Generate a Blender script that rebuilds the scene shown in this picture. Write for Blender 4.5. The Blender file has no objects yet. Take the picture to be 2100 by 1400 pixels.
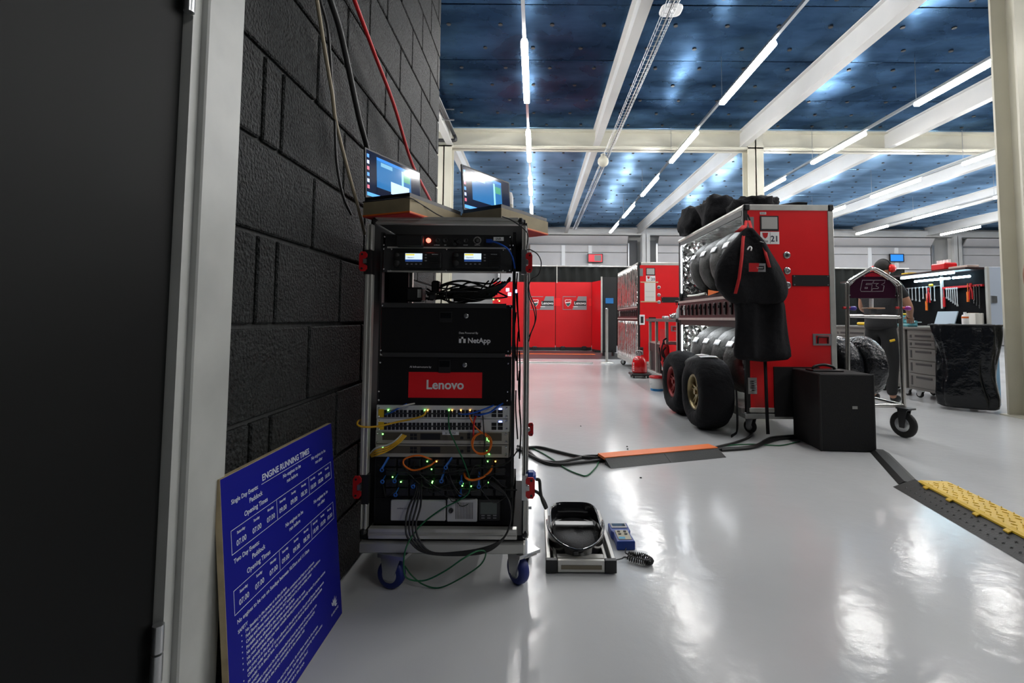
import bpy, bmesh, math, random
from mathutils import Vector, Matrix, noise
random.seed(7)
C = bpy.context.scene.collection
SC = bpy.context.scene
R = math.radians
# ------------------------------------------------------------------ camera
CAM_H, F_PX, PX, PY = 0.94, 1000.0, 1100.0, 595.0
PITCH, ROLL = 3.27, 0.43
cam = bpy.data.cameras.new('camera'); cam_o = bpy.data.objects.new('camera', cam); C.objects.link(cam_o)
cam.sensor_width = 36.0; cam.sensor_fit = 'HORIZONTAL'; cam.lens = 36.0 * F_PX / 2100.0
cam.shift_x = (1050 - PX) / 2100.0; cam.shift_y = (PY - 700) / 2100.0
cam.clip_start = 0.02; cam.clip_end = 200
RM = Matrix.Rotation(R(90 + PITCH), 3, 'X') @ Matrix.Rotation(R(ROLL), 3, 'Z')
cam_o.matrix_world = Matrix.Translation((0, 0, CAM_H)) @ RM.to_4x4()
SC.camera = cam_o
# ------------------------------------------------------------------ world, exposure
w = bpy.data.worlds.new('world'); SC.world = w; w.use_nodes = True
w.node_tree.nodes['Background'].inputs[0].default_value = (0.55, 0.65, 0.8, 1)
w.node_tree.nodes['Background'].inputs[1].default_value = 0.015
SC.view_settings.view_transform = 'Standard'; SC.view_settings.look = 'None'
SC.view_settings.gamma = 1.0; SC.view_settings.exposure = 0.58
try: SC.view_settings.use_curve_mapping = False
except Exception: pass
LAMP = 56.0          # radiance of the ceiling tubes
# ------------------------------------------------------------------ helpers
def ray(px, py):
    d = RM @ Vector(((px - PX) / F_PX, -(py - PY) / F_PX, -1.0))
    return d / d.y
def at(px, py, Y):
    d = ray(px, py); return Vector((d.x * Y, Y, CAM_H + d.z * Y))
def flo(px, py, z=0.0):
    d = ray(px, py); Y = (z - CAM_H) / d.z
    return Vector((d.x * Y, Y, z))
def onx(px, py, X):
    d = ray(px, py); return at(px, py, X / d.x)

MATS = {}
def mat(name, col, rough=0.5, metal=0.0, emis=None, es=1.0, bump=None, var=0.0, vs=8.0, spec=None, trans=0, alpha=1, coat=0, stint=None, rvar=0):
    if name in MATS: return MATS[name]
    m = bpy.data.materials.new(name); m.use_nodes = True
    nt = m.node_tree; b = nt.nodes['Principled BSDF']; I = b.inputs
    I['Base Color'].default_value = (*col, 1); I['Roughness'].default_value = rough; I['Metallic'].default_value = metal
    if spec is not None: I['Specular IOR Level'].default_value = spec
    if stint: I['Specular Tint'].default_value = (*stint, 1)
    if emis: I['Emission Color'].default_value = (*emis, 1); I['Emission Strength'].default_value = es
    if trans: I['Transmission Weight'].default_value = trans
    if alpha < 1: I['Alpha'].default_value = alpha
    if coat: I['Coat Weight'].default_value = coat; I['Coat Roughness'].default_value = 0.08
    tc = None
    def tex(scale, kind='NOISE', detail=4):
        nonlocal tc
        if tc is None: tc = nt.nodes.new('ShaderNodeTexCoord')
        if kind == 'NOISE':
            n = nt.nodes.new('ShaderNodeTexNoise'); n.inputs['Detail'].default_value = detail
        else:
            n = nt.nodes.new('ShaderNodeTexVoronoi')
        n.inputs['Scale'].default_value = scale
        nt.links.new(tc.outputs['Object'], n.inputs['Vector']); return n
    if var:
        n = tex(vs); r = nt.nodes.new('ShaderNodeMapRange')
        r.inputs[1].default_value = 0.3; r.inputs[2].default_value = 0.7
        r.inputs[3].default_value = 1 - var; r.inputs[4].default_value = 1 + var
        nt.links.new(n.outputs['Fac'], r.inputs[0])
        mx = nt.nodes.new('ShaderNodeMix'); mx.data_type = 'RGBA'; mx.blend_type = 'MULTIPLY'
        mx.inputs[0].default_value = 1; mx.inputs[6].default_value = (*col, 1)
        nt.links.new(r.outputs[0], mx.inputs[7]); nt.links.new(mx.outputs[2], I['Base Color'])
    if rvar:
        n = tex(vs * 0.6); r = nt.nodes.new('ShaderNodeMapRange')
        r.inputs[1].default_value = 0.3; r.inputs[2].default_value = 0.7
        r.inputs[3].default_value = max(0.02, rough - rvar); r.inputs[4].default_value = rough + rvar
        nt.links.new(n.outputs['Fac'], r.inputs[0]); nt.links.new(r.outputs[0], I['Roughness'])
    if bump:
        n = tex(bump[0], bump[2] if len(bump) > 2 else 'NOISE')
        bp = nt.nodes.new('ShaderNodeBump'); bp.inputs['Strength'].default_value = bump[1]
        bp.inputs['Distance'].default_value = bump[3] if len(bump) > 3 else 0.01
        nt.links.new(n.outputs[0], bp.inputs['Height']); nt.links.new(bp.outputs[0], I['Normal'])
    MATS[name] = m; return m

WM = {}      # world matrix of every object
def world_of(o): return WM.get(o.name, Matrix.Identity(4))
def tag(o, label=None, cat=None, group=None, kind=None):
    if label: o['label'] = label
    if cat: o['category'] = cat
    if group: o['group'] = group
    if kind: o['kind'] = kind
    return o
def thing(name, label, cat, loc=(0, 0, 0), rz=0.0, group=None, kind=None):
    o = bpy.data.objects.new(name, None); C.objects.link(o); o.empty_display_size = 0.1
    o.location = loc; o.rotation_euler = (0, 0, rz)
    WM[o.name] = Matrix.Translation(loc) @ Matrix.Rotation(rz, 4, 'Z')
    return tag(o, label, cat, group, kind)
def link(o, parent):
    C.objects.link(o)
    if parent is not None:
        o.parent = parent; WM[o.name] = world_of(parent).copy()
    return o
def smooth_path(pts, k=6):
    P = [Vector(p) for p in pts]
    if len(P) < 3: return P
    out = []
    for i in range(len(P) - 1):
        p0 = P[i - 1] if i else P[0] * 2 - P[1]; p1 = P[i]; p2 = P[i + 1]
        p3 = P[i + 2] if i + 2 < len(P) else P[-1] * 2 - P[-2]
        for s in range(k):
            t = s / k
            out.append(0.5 * ((2 * p1) + (p2 - p0) * t + (2 * p0 - 5 * p1 + 4 * p2 - p3) * t * t + (3 * p1 - p0 - 3 * p2 + p3) * t ** 3))
    out.append(P[-1]); return out
class MB:
    def __init__(s): s.v = []; s.f = []; s.sm = []
    def add(s, vs, fs, smooth=False, M=None):
        n = len(s.v)
        s.v += [(M @ Vector(q)) if M is not None else Vector(q) for q in vs]
        s.f += [tuple(i + n for i in q) for q in fs]; s.sm += [smooth] * len(fs); return s
    def box(s, c, d, rz=0, M=None, ch=0.0):
        x, y, z = d[0] / 2, d[1] / 2, d[2] / 2
        m = Matrix.Translation(c) @ Matrix.Rotation(rz, 4, 'Z')
        if M is not None: m = M @ m
        if ch <= 0:
            vs = [(-x, -y, -z), (x, -y, -z), (x, y, -z), (-x, y, -z), (-x, -y, z), (x, -y, z), (x, y, z), (-x, y, z)]
            return s.add(vs, [(0, 3, 2, 1), (4, 5, 6, 7), (0, 1, 5, 4), (1, 2, 6, 5), (2, 3, 7, 6), (3, 0, 4, 7)], M=m)
        ch = min(ch, x * .9, y * .9, z * .9); vs = []; idx = {}
        for sx in (-1, 1):
            for sy in (-1, 1):
                for sz in (-1, 1):
                    for a in range(3):
                        q = [sx * (x - ch), sy * (y - ch), sz * (z - ch)]; q[a] = (sx * x, sy * y, sz * z)[a]
                        idx[(sx, sy, sz, a)] = len(vs); vs.append(q)
        fs = []
        for a in range(3):
            b, c2 = (a + 1) % 3, (a + 2) % 3
            for sg in (-1, 1):
                f = []
                for sb, sc in ((-1, -1), (1, -1), (1, 1), (-1, 1)):
                    k = [0, 0, 0]; k[a] = sg; k[b] = sb; k[c2] = sc; f.append(idx[(*k, a)])
                fs.append(tuple(f) if sg > 0 else tuple(f[::-1]))
        for a in range(3):
            b, c2 = (a + 1) % 3, (a + 2) % 3
            for sb in (-1, 1):
                for sc in (-1, 1):
                    k0 = [0, 0, 0]; k0[a] = -1; k0[b] = sb; k0[c2] = sc; k1 = list(k0); k1[a] = 1
                    f = (idx[(*k0, b)], idx[(*k1, b)], idx[(*k1, c2)], idx[(*k0, c2)])
                    fs.append(f if sb * sc < 0 else f[::-1])
        for sx in (-1, 1):
            for sy in (-1, 1):
                for sz in (-1, 1):
                    f = tuple(idx[(sx, sy, sz, a)] for a in range(3)); fs.append(f if sx * sy * sz > 0 else f[::-1])
        return s.add(vs, fs, M=m)
    def bb(s, a, b, ch=0.0):
        return s.box([(a[i] + b[i]) / 2 for i in range(3)], [abs(b[i] - a[i]) for i in range(3)], ch=ch)
    def rect(s, x0, y0, x1, y1, Y, d, ch=0.0):
        a = at(x0, y1, Y); b = at(x1, y0, Y); return s.bb((a.x, Y, a.z), (b.x, Y + d, b.z), ch)
    def cyl(s, p0, p1, r, n=12, r2=None, cap=True, smooth=True):
        p0, p1 = Vector(p0), Vector(p1); d = (p1 - p0).normalized(); q = d.to_track_quat('Z', 'Y'); r2 = r if r2 is None else r2
        vs = []
        for (p, rr) in ((p0, r), (p1, r2)):
            for i in range(n):
                a = 2 * math.pi * i / n; vs.append(p + q @ Vector((rr * math.cos(a), rr * math.sin(a), 0)))
        s.add(vs, [(i, (i + 1) % n, n + (i + 1) % n, n + i) for i in range(n)], smooth)
        if cap: s.add(vs[:n], [tuple(range(n))[::-1]]); s.add(vs[n:], [tuple(range(n))])
        return s
    def tube(s, pts, r, n=8, k=6, closed=False, prof=None):
        P = smooth_path(pts, k) if k > 1 else [Vector(p) for p in pts]
        vs = []; up = None
        for i, p in enumerate(P):
            d = (P[min(i + 1, len(P) - 1)] - P[max(i - 1, 0)]).normalized()
            if up is None: up = d.orthogonal().normalized()
            up = (up - d * up.dot(d)).normalized(); sd = d.cross(up)
            for j in range(n):
                a = 2 * math.pi * j / n
                if prof: o = up * prof[j][0] + sd * prof[j][1]
                else: o = (up * math.cos(a) + sd * math.sin(a)) * r
                vs.append(p + o)
        m = len(P)
        fs = [(i * n + j, i * n + (j + 1) % n, (i + 1) * n + (j + 1) % n, (i + 1) * n + j) for i in range(m - 1) for j in range(n)]
        s.add(vs, fs, True); s.add(vs[:n], [tuple(range(n))[::-1]]); s.add(vs[-n:], [tuple(range(n))]); return s
    def lathe(s, prof, n=32, M=None, axis='Z', a0=0.0, a1=2 * math.pi, smooth=True):
        full = abs(a1 - a0 - 2 * math.pi) < 1e-6; k = n if full else n + 1; vs = []
        for i in range(k):
            a = a0 + (a1 - a0) * i / n; c, sn = math.cos(a), math.sin(a)
            for (r, h) in prof:
                vs.append((r * c, r * sn, h) if axis == 'Z' else (h, r * c, r * sn))
        m = len(prof); fs = []
        for i in range(n):
            i2 = (i + 1) % k
            for j in range(m - 1): fs.append((i * m + j, i2 * m + j, i2 * m + j + 1, i * m + j + 1))
        return s.add(vs, fs, smooth, M)
    def prism(s, poly, M, d):
        """polygon in the local XY plane of M, extruded along local Z by d"""
        n = len(poly); vs = [(x, y, 0) for x, y in poly] + [(x, y, d) for x, y in poly]
        return s.add(vs, [tuple(range(n))[::-1], tuple(range(n, 2 * n))] + [(i, (i + 1) % n, n + (i + 1) % n, n + i) for i in range(n)], M=M)
    def grid(s, rows, smooth=True, closed=False):
        n = len(rows[0]); vs = [p for r_ in rows for p in r_]; fs = []
        for i in range(len(rows) - 1):
            for j in range(n if closed else n - 1):
                j2 = (j + 1) % n; fs.append((i * n + j, i * n + j2, (i + 1) * n + j2, (i + 1) * n + j))
        return s.add(vs, fs, smooth)
    def build(s, name, m, parent=None, local=False, label=None, cat=None, group=None, kind=None, bevel=0, solid=0, sub=0, fix=False):
        vs = s.v; loc = Vector((0, 0, 0))
        if parent is not None:
            if not local:
                inv = world_of(parent).inverted(); vs = [inv @ v for v in vs]
        else:
            lo = Vector([min(v[i] for v in vs) for i in range(3)]); hi = Vector([max(v[i] for v in vs) for i in range(3)])
            loc = Vector(((lo.x + hi.x) / 2, (lo.y + hi.y) / 2, lo.z)); vs = [v - loc for v in vs]
        me = bpy.data.meshes.new(name); me.from_pydata([tuple(v) for v in vs], [], s.f)
        me.polygons.foreach_set('use_smooth', s.sm)
        if fix:
            bm = bmesh.new(); bm.from_mesh(me); bmesh.ops.remove_doubles(bm, verts=bm.verts, dist=1e-5)
            bmesh.ops.recalc_face_normals(bm, faces=bm.faces); bm.to_mesh(me); bm.free()
        me.materials.append(m); me.update()
        o = bpy.data.objects.new(name, me); link(o, parent)
        if parent is None: o.location = loc; WM[o.name] = Matrix.Translation(loc)
        if solid: q = o.modifiers.new('solid', 'SOLIDIFY'); q.thickness = solid; q.offset = 0
        if bevel: q = o.modifiers.new('bevel', 'BEVEL'); q.width = bevel; q.segments = 2; q.limit_method = 'ANGLE'
        if sub: q = o.modifiers.new('sub', 'SUBSURF'); q.levels = sub; q.render_levels = sub
        return tag(o, label, cat, group, kind)
def FR(p, u=(1, 0, 0), v=(0, 0, 1)):
    """frame matrix: local x -> u, local y -> v, local z -> u x v, at p"""
    u = Vector(u).normalized(); v = Vector(v).normalized(); n = u.cross(v)
    return Matrix(((u.x, v.x, n.x, p[0]), (u.y, v.y, n.y, p[1]), (u.z, v.z, n.z, p[2]), (0, 0, 0, 1)))
def text(s, size, m, parent, M, name='lettering', align='CENTER', ext=0.0004, bold=0.0, shear=0.0, width=None, outline=0, lines=1.0):
    cu = bpy.data.curves.new(name, 'FONT'); cu.body = s; cu.size = size; cu.align_x = align; cu.align_y = 'CENTER' if lines == 1.0 else 'TOP'
    cu.extrude = ext; cu.offset = bold; cu.shear = shear; cu.space_line = lines; cu.resolution_u = 3
    if outline: cu.fill_mode = 'NONE'; cu.extrude = 0; cu.bevel_depth = outline; cu.bevel_resolution = 0
    cu.materials.append(m)
    o = bpy.data.objects.new(name, cu); link(o, parent)
    W = world_of(parent).inverted() @ M if parent is not None else M
    o.matrix_local = W
    return o
def copy_tree(o, parent=None):
    c = o.copy(); C.objects.link(c); c.parent = parent
    for ch in list(o.children): copy_tree(ch, c)
    return c
def cable(name, pts, r, m, label, cat='cable', group=None, n=7, k=7, parent=None):
    b = MB().tube(pts, r, n, k)
    return b.build(name, m, parent, label=label, cat=cat if parent is None else None, group=group)

# ------------------------------------------------------------------ materials
M_floor = mat('floor_epoxy', (0.58, 0.59, 0.595), 0.16, bump=(16.0, 0.12, 'NOISE', 0.01), var=0.05, vs=1.3, rvar=0.035, spec=0.32)
M_block = mat('black_painted_block', (0.019, 0.021, 0.021), 0.6, bump=(120, 1.0, 'NOISE', 0.012), var=0.7, vs=110, spec=.15)
M_mortar = mat('black_mortar', (0.03, 0.032, 0.032), 0.7, bump=(60, .4))
M_cream = mat('cream_painted_steel', (0.56, 0.54, 0.45), 0.42, var=0.04, vs=3)
M_white = mat('white_painted_steel', (0.52, 0.515, 0.50), 0.4, var=0.05, vs=2)
M_frame = mat('off_white_frame', (0.42, 0.43, 0.41), 0.4, var=0.12, vs=6)
M_doorblk = mat('black_door', (0.003, 0.0035, 0.0035), 0.55, spec=.15)
M_ceil = mat('dark_ceiling_foil', (0.004, 0.010, 0.024), 0.6, bump=(1.6, 0.22, 'NOISE', 0.05), var=0.35, vs=1.2, spec=0.0)
def add_sheen(m, col, rough, ior, lo=.30, hi=1.2):
    nt = m.node_tree; b = nt.nodes['Principled BSDF']; out = nt.nodes['Material Output']
    g = nt.nodes.new('ShaderNodeBsdfGlossy'); g.inputs['Color'].default_value = (*col, 1); g.inputs['Roughness'].default_value = rough
    n = nt.nodes.new('ShaderNodeTexNoise'); n.inputs['Scale'].default_value = 1.7; n.inputs['Detail'].default_value = 5
    tc = nt.nodes.new('ShaderNodeTexCoord'); nt.links.new(tc.outputs['Object'], n.inputs['Vector'])
    r = nt.nodes.new('ShaderNodeMapRange'); r.inputs[1].default_value = .3; r.inputs[2].default_value = .7; r.inputs[3].default_value = rough - .08; r.inputs[4].default_value = rough + .10
    nt.links.new(n.outputs['Fac'], r.inputs[0]); nt.links.new(r.outputs[0], g.inputs['Roughness'])
    f = nt.nodes.new('ShaderNodeFresnel'); f.inputs['IOR'].default_value = ior
    n2 = nt.nodes.new('ShaderNodeTexNoise'); n2.inputs['Scale'].default_value = .9; n2.inputs['Detail'].default_value = 6
    mp_ = nt.nodes.new('ShaderNodeMapping'); mp_.inputs['Scale'].default_value = (1.0, 2.2, 1.0); gm = nt.nodes.new('ShaderNodeNewGeometry')
    nt.links.new(gm.outputs['Position'], mp_.inputs['Vector']); nt.links.new(mp_.outputs[0], n2.inputs['Vector'])
    r2 = nt.nodes.new('ShaderNodeMapRange'); r2.inputs[1].default_value = .36; r2.inputs[2].default_value = .66; r2.inputs[3].default_value = lo; r2.inputs[4].default_value = hi
    nt.links.new(n2.outputs['Fac'], r2.inputs[0]); mu = nt.nodes.new('ShaderNodeMath'); mu.operation = 'MULTIPLY'; mu.use_clamp = True
    nt.links.new(f.outputs[0], mu.inputs[0]); nt.links.new(r2.outputs[0], mu.inputs[1])
    mx = nt.nodes.new('ShaderNodeMixShader'); nt.links.new(mu.outputs[0], mx.inputs[0]); nt.links.new(b.outputs[0], mx.inputs[1]); nt.links.new(g.outputs[0], mx.inputs[2])
    bp = [q for q in nt.nodes if q.type == 'BUMP']
    if bp: nt.links.new(bp[0].outputs[0], g.inputs['Normal'])
    nt.links.new(mx.outputs[0], out.inputs['Surface'])
add_sheen(M_ceil, (.30, .58, 1.0), .26, 1.9)
M_ceil2 = mat('clean_ceiling_foil', (0.006, 0.014, 0.03), 0.6, bump=(1.6, 0.22, 'NOISE', 0.05), var=0.35, vs=1.2, spec=0.0)  # rear sheets: paler base and stronger reflection than the front ones
add_sheen(M_ceil2, (.42, .68, 1.0), .37, 8.0, .70, 1.3)
M_black = mat('black_plastic', (0.012, 0.012, 0.013), 0.42)
M_blackm = mat('black_powder_coat', (0.016, 0.016, 0.017), 0.38, bump=(300, .12))
M_dgrey = mat('dark_grey_metal', (0.05, 0.05, 0.052), 0.38, 0.3)
M_alu = mat('brushed_aluminium', (0.62, 0.61, 0.57), 0.34, 0.55, var=.08, vs=12)
M_steel = mat('zinc_steel', (0.55, 0.56, 0.57), 0.28, 0.95)
M_chrome = mat('chrome', (0.75, 0.75, 0.76), 0.12, 1.0)
M_red = mat('red_lacquer', (0.80, 0.012, 0.016), 0.32, coat=.3, var=.06, vs=2)
M_redpl = mat('red_plastic', (0.55, 0.01, 0.015), 0.4)
M_redcl = mat('red_fabric', (0.55, 0.012, 0.014), 0.75, bump=(160, .3))
M_whitep = mat('white_print', (0.9, 0.9, 0.9), 0.5)
M_greyp = mat('grey_print', (0.25, 0.25, 0.26), 0.5)
M_fab = mat('black_fabric', (0.009, 0.009, 0.011), 0.85, bump=(30, .5, 'NOISE', .015), spec=.25)
M_cover = mat('tyre_warmer_cloth', (0.045, 0.045, 0.043), 0.6, bump=(45, .6, 'NOISE', 0.012), var=.2, vs=14)
M_rubber = mat('black_rubber', (0.014, 0.014, 0.014), 0.6)
M_foil = mat('crinkled_silver_foil', (0.80, 0.80, 0.78), 0.22, 1.0, bump=(16, 1.0, 'VORONOI', 0.03))
M_foilc = mat('foil_curtain', (0.85, 0.80, 0.76), 0.25, 1.0, bump=(7, .6, 'NOISE', .03))
M_blue = mat('blue_plastic', (0.01, 0.05, 0.30), 0.4)
M_bluew = mat('blue_wheel_rubber', (0.008, 0.02, 0.16), 0.5)
M_sign = mat('blue_sign', (0.003, 0.005, 0.23), 0.5, spec=.2)
M_wood = mat('plywood_edge', (0.45, 0.36, 0.22), 0.6, var=.15, vs=30)
M_khaki = mat('khaki_board', (0.33, 0.27, 0.16), 0.65, var=.12, vs=15)
M_orange = mat('orange_plastic', (0.85, 0.17, 0.02), 0.45)
M_yellow = mat('yellow_plastic', (0.78, 0.50, 0.015), 0.45, var=.08, vs=10)
M_grey = mat('light_grey_metal', (0.42, 0.42, 0.40), 0.45)
M_skin = mat('skin', (0.42, 0.21, 0.13), 0.5)
M_hair = mat('dark_hair', (0.010, 0.008, 0.007), 0.7, bump=(180, .5))
M_lamp = mat('lit_diffuser', (0.9, 0.9, 0.9), 0.4, emis=(1.0, 0.985, 0.96), es=LAMP)
M_led = mat('lit_led_bar', (0.9, 0.9, 0.9), 0.4, emis=(0.9, 0.95, 1.0), es=32)
M_glass = mat('black_glass', (0.005, 0.006, 0.008), 0.06)

# ================================================================== STRUCTURE
def struct(b, name, m, parent=None, label=None, **k):
    o = b.build(name, m, parent, label=label, **k)
    if parent is None: o['kind'] = 'structure'
    return o
XL, YE, CZ, BZ = -0.685, 3.32, 4.57, 4.24      # left wall face, its far end, deck height, beam underside
YB = 19.0                                        # plane of the rear garage doors
struct(MB().bb((-7, -5, -0.2), (21, 20, 0)), 'floor', M_floor, label='pale grey glossy epoxy garage floor')
# --- left block wall, every block a piece
wl = struct(MB().bb((XL - 0.20, 1.07, 0), (XL - 0.012, YE, CZ)), 'wall_left', M_mortar, label='black painted concrete block wall')
CH = 0.2288
BLK = {}
def block(y0, y1, z0):
    key = round(y1 - y0, 3)
    if key not in BLK:
        o = MB().box((0, 0, 0), (0.03, y1 - y0 - 0.011, CH - 0.011), ch=0.004).build('block', M_block, wl, local=True); BLK[key] = o
    else:
        o = BLK[key].copy(); link(o, wl)
    o.location = Vector((XL - 0.015, (y0 + y1) / 2, z0 + CH / 2)) - wl.location
for k in range(20):
    z0 = k * CH
    if z0 + CH > CZ + 0.1: break
    js = [1.07, 1.19, 1.28, 1.70, 2.14, 2.58, 3.02, YE] if k % 2 == 0 else [1.07, 1.48, 1.92, 2.36, 2.80, 3.24, YE]
    for a, b_ in zip(js, js[1:]): block(a, b_, z0)
# left wall of the near part: door and its frame
d1 = thing('door_1', 'black door leaf in the off white steel frame', None, (XL, 0.5, 0), kind='structure')
MB().bb((XL - 0.05, -0.02, 0.01), (XL - 0.012, 0.925, 2.05)).build('leaf', M_doorblk, d1)
fr = MB(); fr.bb((XL - 0.15, 0.955, 0), (XL + 0.018, 1.072, 2.16), ch=.003); fr.bb((XL - 0.15, -0.1, 2.06), (XL + 0.018, 0.955, 2.16), ch=.003)
fr.build('door_frame', M_frame, d1)
MB().bb((XL - 0.15, 0.930, 0), (XL + 0.004, 0.954, 2.06)).build('door_stop', M_frame, d1)
for z in (0.33, 1.58):
    h_ = MB(); h_.cyl((XL + 0.004, 0.918, z - .05), (XL + 0.004, 0.918, z - .002), .0095); h_.cyl((XL + 0.004, 0.918, z + .002), (XL + 0.004, 0.918, z + .05), .0095)
    h_.build('hinge', M_steel, d1)
struct(MB().bb((XL - 0.20, -5, 0), (XL - 0.14, 1.07, CZ)), 'wall_left_front', M_block, label='black wall behind the door by the camera')
struct(MB().bb((XL - 0.20, -5, 2.16), (XL - 0.001, 1.07, CZ)), 'wall_left_lintel', M_block, label='black wall above the door')
struct(MB().bb((-7.1, -5, 0), (-7, 20, CZ)), 'wall_far_left', M_block, label='dark wall of the neighbouring bay')
struct(MB().bb((21, -5, 0), (21.1, 20, CZ)), 'wall_right', M_white, label='pale wall at the far right')
struct(MB().bb((-7, YB + 0.25, 0), (21, YB + 0.4, CZ)), 'wall_back', M_white, label='pale rear wall behind the sectional doors')
# --- ceiling deck of separate sheets with fixings
ce = struct(MB().bb((-7, -5, CZ + 0.02), (21, 20, CZ + 0.2)), 'ceiling', M_black, label='dark blue sheet ceiling with dotted fixings')
BX = [1.13 + 2.81 * i for i in range(-3, 8)]
proto = [None, None]
for i in range(len(BX) - 1):
    for j in range(20):
        y0 = -4.3 + j * 1.22
        if y0 > 19: break
        rear = y0 + .61 > 9.3
        if proto[rear] is None:
            o = proto[rear] = MB().box((0, 0, 0), (2.79, 1.205, 0.02), ch=.004).build('ceiling_panel', M_ceil2 if rear else M_ceil, ce, local=True)
        else:
            o = proto[rear].copy(); link(o, ce)
        o.location = Vector(((BX[i] + BX[i + 1]) / 2, y0 + 0.61, CZ + 0.01 + random.uniform(-.003, .003))) - ce.location
        o.rotation_euler = (random.uniform(-.004, .004), random.uniform(-.003, .003), 0)
fx = MB()
for i in range(len(BX) - 1):
    for a in range(4):
        for j in range(34):
            x = BX[i] + 0.45 + a * 0.64 + (0.12 if j % 2 else -.12); y = 2.2 + j * 0.52
            fx.cyl((x, y, CZ - 0.012), (x, y, CZ + 0.002), 0.028, 8)
o = fx.build('ceiling_fixings', M_black, ce); o['kind'] = 'stuff'
# --- beams
def ibeam_y(x, y0, y1, zb, wd=0.125, ht=0.33):
    b = MB(); b.bb((x - wd / 2, y0, zb), (x + wd / 2, y1, zb + 0.022)); b.bb((x - .012, y0, zb + .02), (x + .012, y1, zb + ht))
    b.bb((x - wd / 2, y0, zb + ht - .02), (x + wd / 2, y1, zb + ht)); return b
tn = 0
names = ['beyond the block wall', 'left of the block wall', 'over the aisle beside the rack', 'over the red tyre cabinets', 'third from the left', 'fourth from the left', 'fifth from the left']
for i, x in enumerate(BX[1:9]):
    tn += 1
    struct(ibeam_y(x, -5, YB - 0.1, BZ), 'trim_%d' % tn, M_white, label='white steel roof beam running to the back, number %d from the left' % (i + 1))
tn += 1
YC = 9.3
b = MB(); b.bb((-7, YC - .13, BZ - 0.03), (21, YC + .13, BZ - 0.002)); b.bb((-7, YC - .015, BZ - .03), (21, YC + .015, CZ)); b.bb((-7, YC - .13, CZ - .03), (21, YC + .13, CZ))
struct(b, 'trim_%d' % tn, M_cream, label='cream steel cross beam halfway down the garage')
tn += 1
b = MB(); b.bb((-7, YB - .25, 4.16), (21, YB - .22, 4.42)); b.bb((-7, YB - .25, 4.16), (21, YB, 4.18))
struct(b, 'trim_%d' % tn, M_white, label='white lintel beam above the rear doors')
def hcolumn(x, y, wd, dp, z1, m, label, ax='x'):
    """H column; flanges face +-y when ax is 'x'"""
    global tn; tn += 1
    b = MB(); t = 0.022
    b.bb((x - wd / 2, y - dp / 2, 0), (x + wd / 2, y - dp / 2 + t, z1)); b.bb((x - wd / 2, y + dp / 2 - t, 0), (x + wd / 2, y + dp / 2, z1))
    b.bb((x - .012, y - dp / 2, 0), (x + .012, y + dp / 2, z1))
    b.bb((x - wd / 2 - .04, y - dp / 2 - .04, 0), (x + wd / 2 + .04, y + dp / 2 + .04, .012))
    struct(b, 'trim_%d' % tn, m, label=label)
hcolumn(-1.79, YC, .30, .26, BZ, M_cream, 'cream steel column beside the far end of the block wall')
hcolumn(4.18, YC, .30, .26, BZ + .3, M_cream, 'cream steel column rising behind the red cabinet with number 21')
hcolumn(10.14, YC, .30, .26, BZ + .3, M_cream, 'cream steel column in the middle of the right hand bays')
hcolumn(4.915, 4.83, .34, .27, CZ, M_cream, 'cream steel column at the right edge of the picture')
for x in (4.18, 10.14, 16.1):
    hcolumn(x, YB - .35, .3, .3, 4.17, M_white, 'white column between two rear doors, %s' % {4.18: 'behind cabinet number 20', 10.14: 'behind cabinet number 21', 16.1: 'above the tool bench'}[x])
# --- rear sectional doors
M_dpan = mat('door_panel_white', (0.60, 0.58, 0.58), 0.45, var=.04, vs=2)
for n, (x0, x1) in enumerate([(-1.4, 3.55), (4.75, 9.6), (10.7, 15.45), (16.7, 20.5)]):
    D = thing('door_%d' % (n + 2), 'white sectional garage door, %s' % ['behind the red screens', 'behind cabinet number 20', 'left of the tool bench', 'behind the right column'][n], None, ((x0 + x1) / 2, YB, 0), kind='structure')
    for (z0, z1) in [(0.02, .58), (.60, 1.18), (1.20, 1.78), (1.80, 2.34), (2.36, 2.93), (2.95, 3.52), (3.535, 3.82)]:
        MB().bb((x0, YB, z0), (x1, YB + .05, z1), ch=.01).build('door_panel', M_dpan, D)
    b = MB().add([(x0, YB - .02, 3.86), (x1, YB - .02, 3.86), (x1, YB - .24, 4.15), (x0, YB - .24, 4.15), (x0, YB + .03, 3.86), (x1, YB + .03, 3.86), (x1, YB - .19, 4.15), (x0, YB - .19, 4.15)],
                 [(0, 1, 2, 3), (5, 4, 7, 6), (0, 4, 5, 1), (3, 2, 6, 7), (0, 3, 7, 4), (1, 5, 6, 2)])
    b.build('door_panel', M_dpan, D)
    MB().bb((x0, YB - .05, 3.815), (x1, YB - .01, 3.865)).build('seal', M_greyp, D)
    for x in (x0 - .1, x1 + .02):
        MB().bb((x, YB - .06, 0), (x + .08, YB + .02, 3.9)).build('guide_rail', M_steel, D)
    for x in (x0 + .5 * (x1 - x0) - .1, x0 + .5 * (x1 - x0) + .95):
        MB().bb((x, YB - .03, 2.2), (x + .14, YB - .005, 3.8)).build('stile', M_whitep, D)
# dark jambs either side of the column behind cabinet 20
for x in (3.62, 4.36):
    struct(MB().bb((x, YB - .1, 0), (x + .3, YB - .05, 4.0)), 'trim_%d' % (tn + 1), M_dgrey, label='dark door jamb %s of the white rear column behind cabinet 20' % ('left' if x < 4 else 'right')); tn += 1

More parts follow.
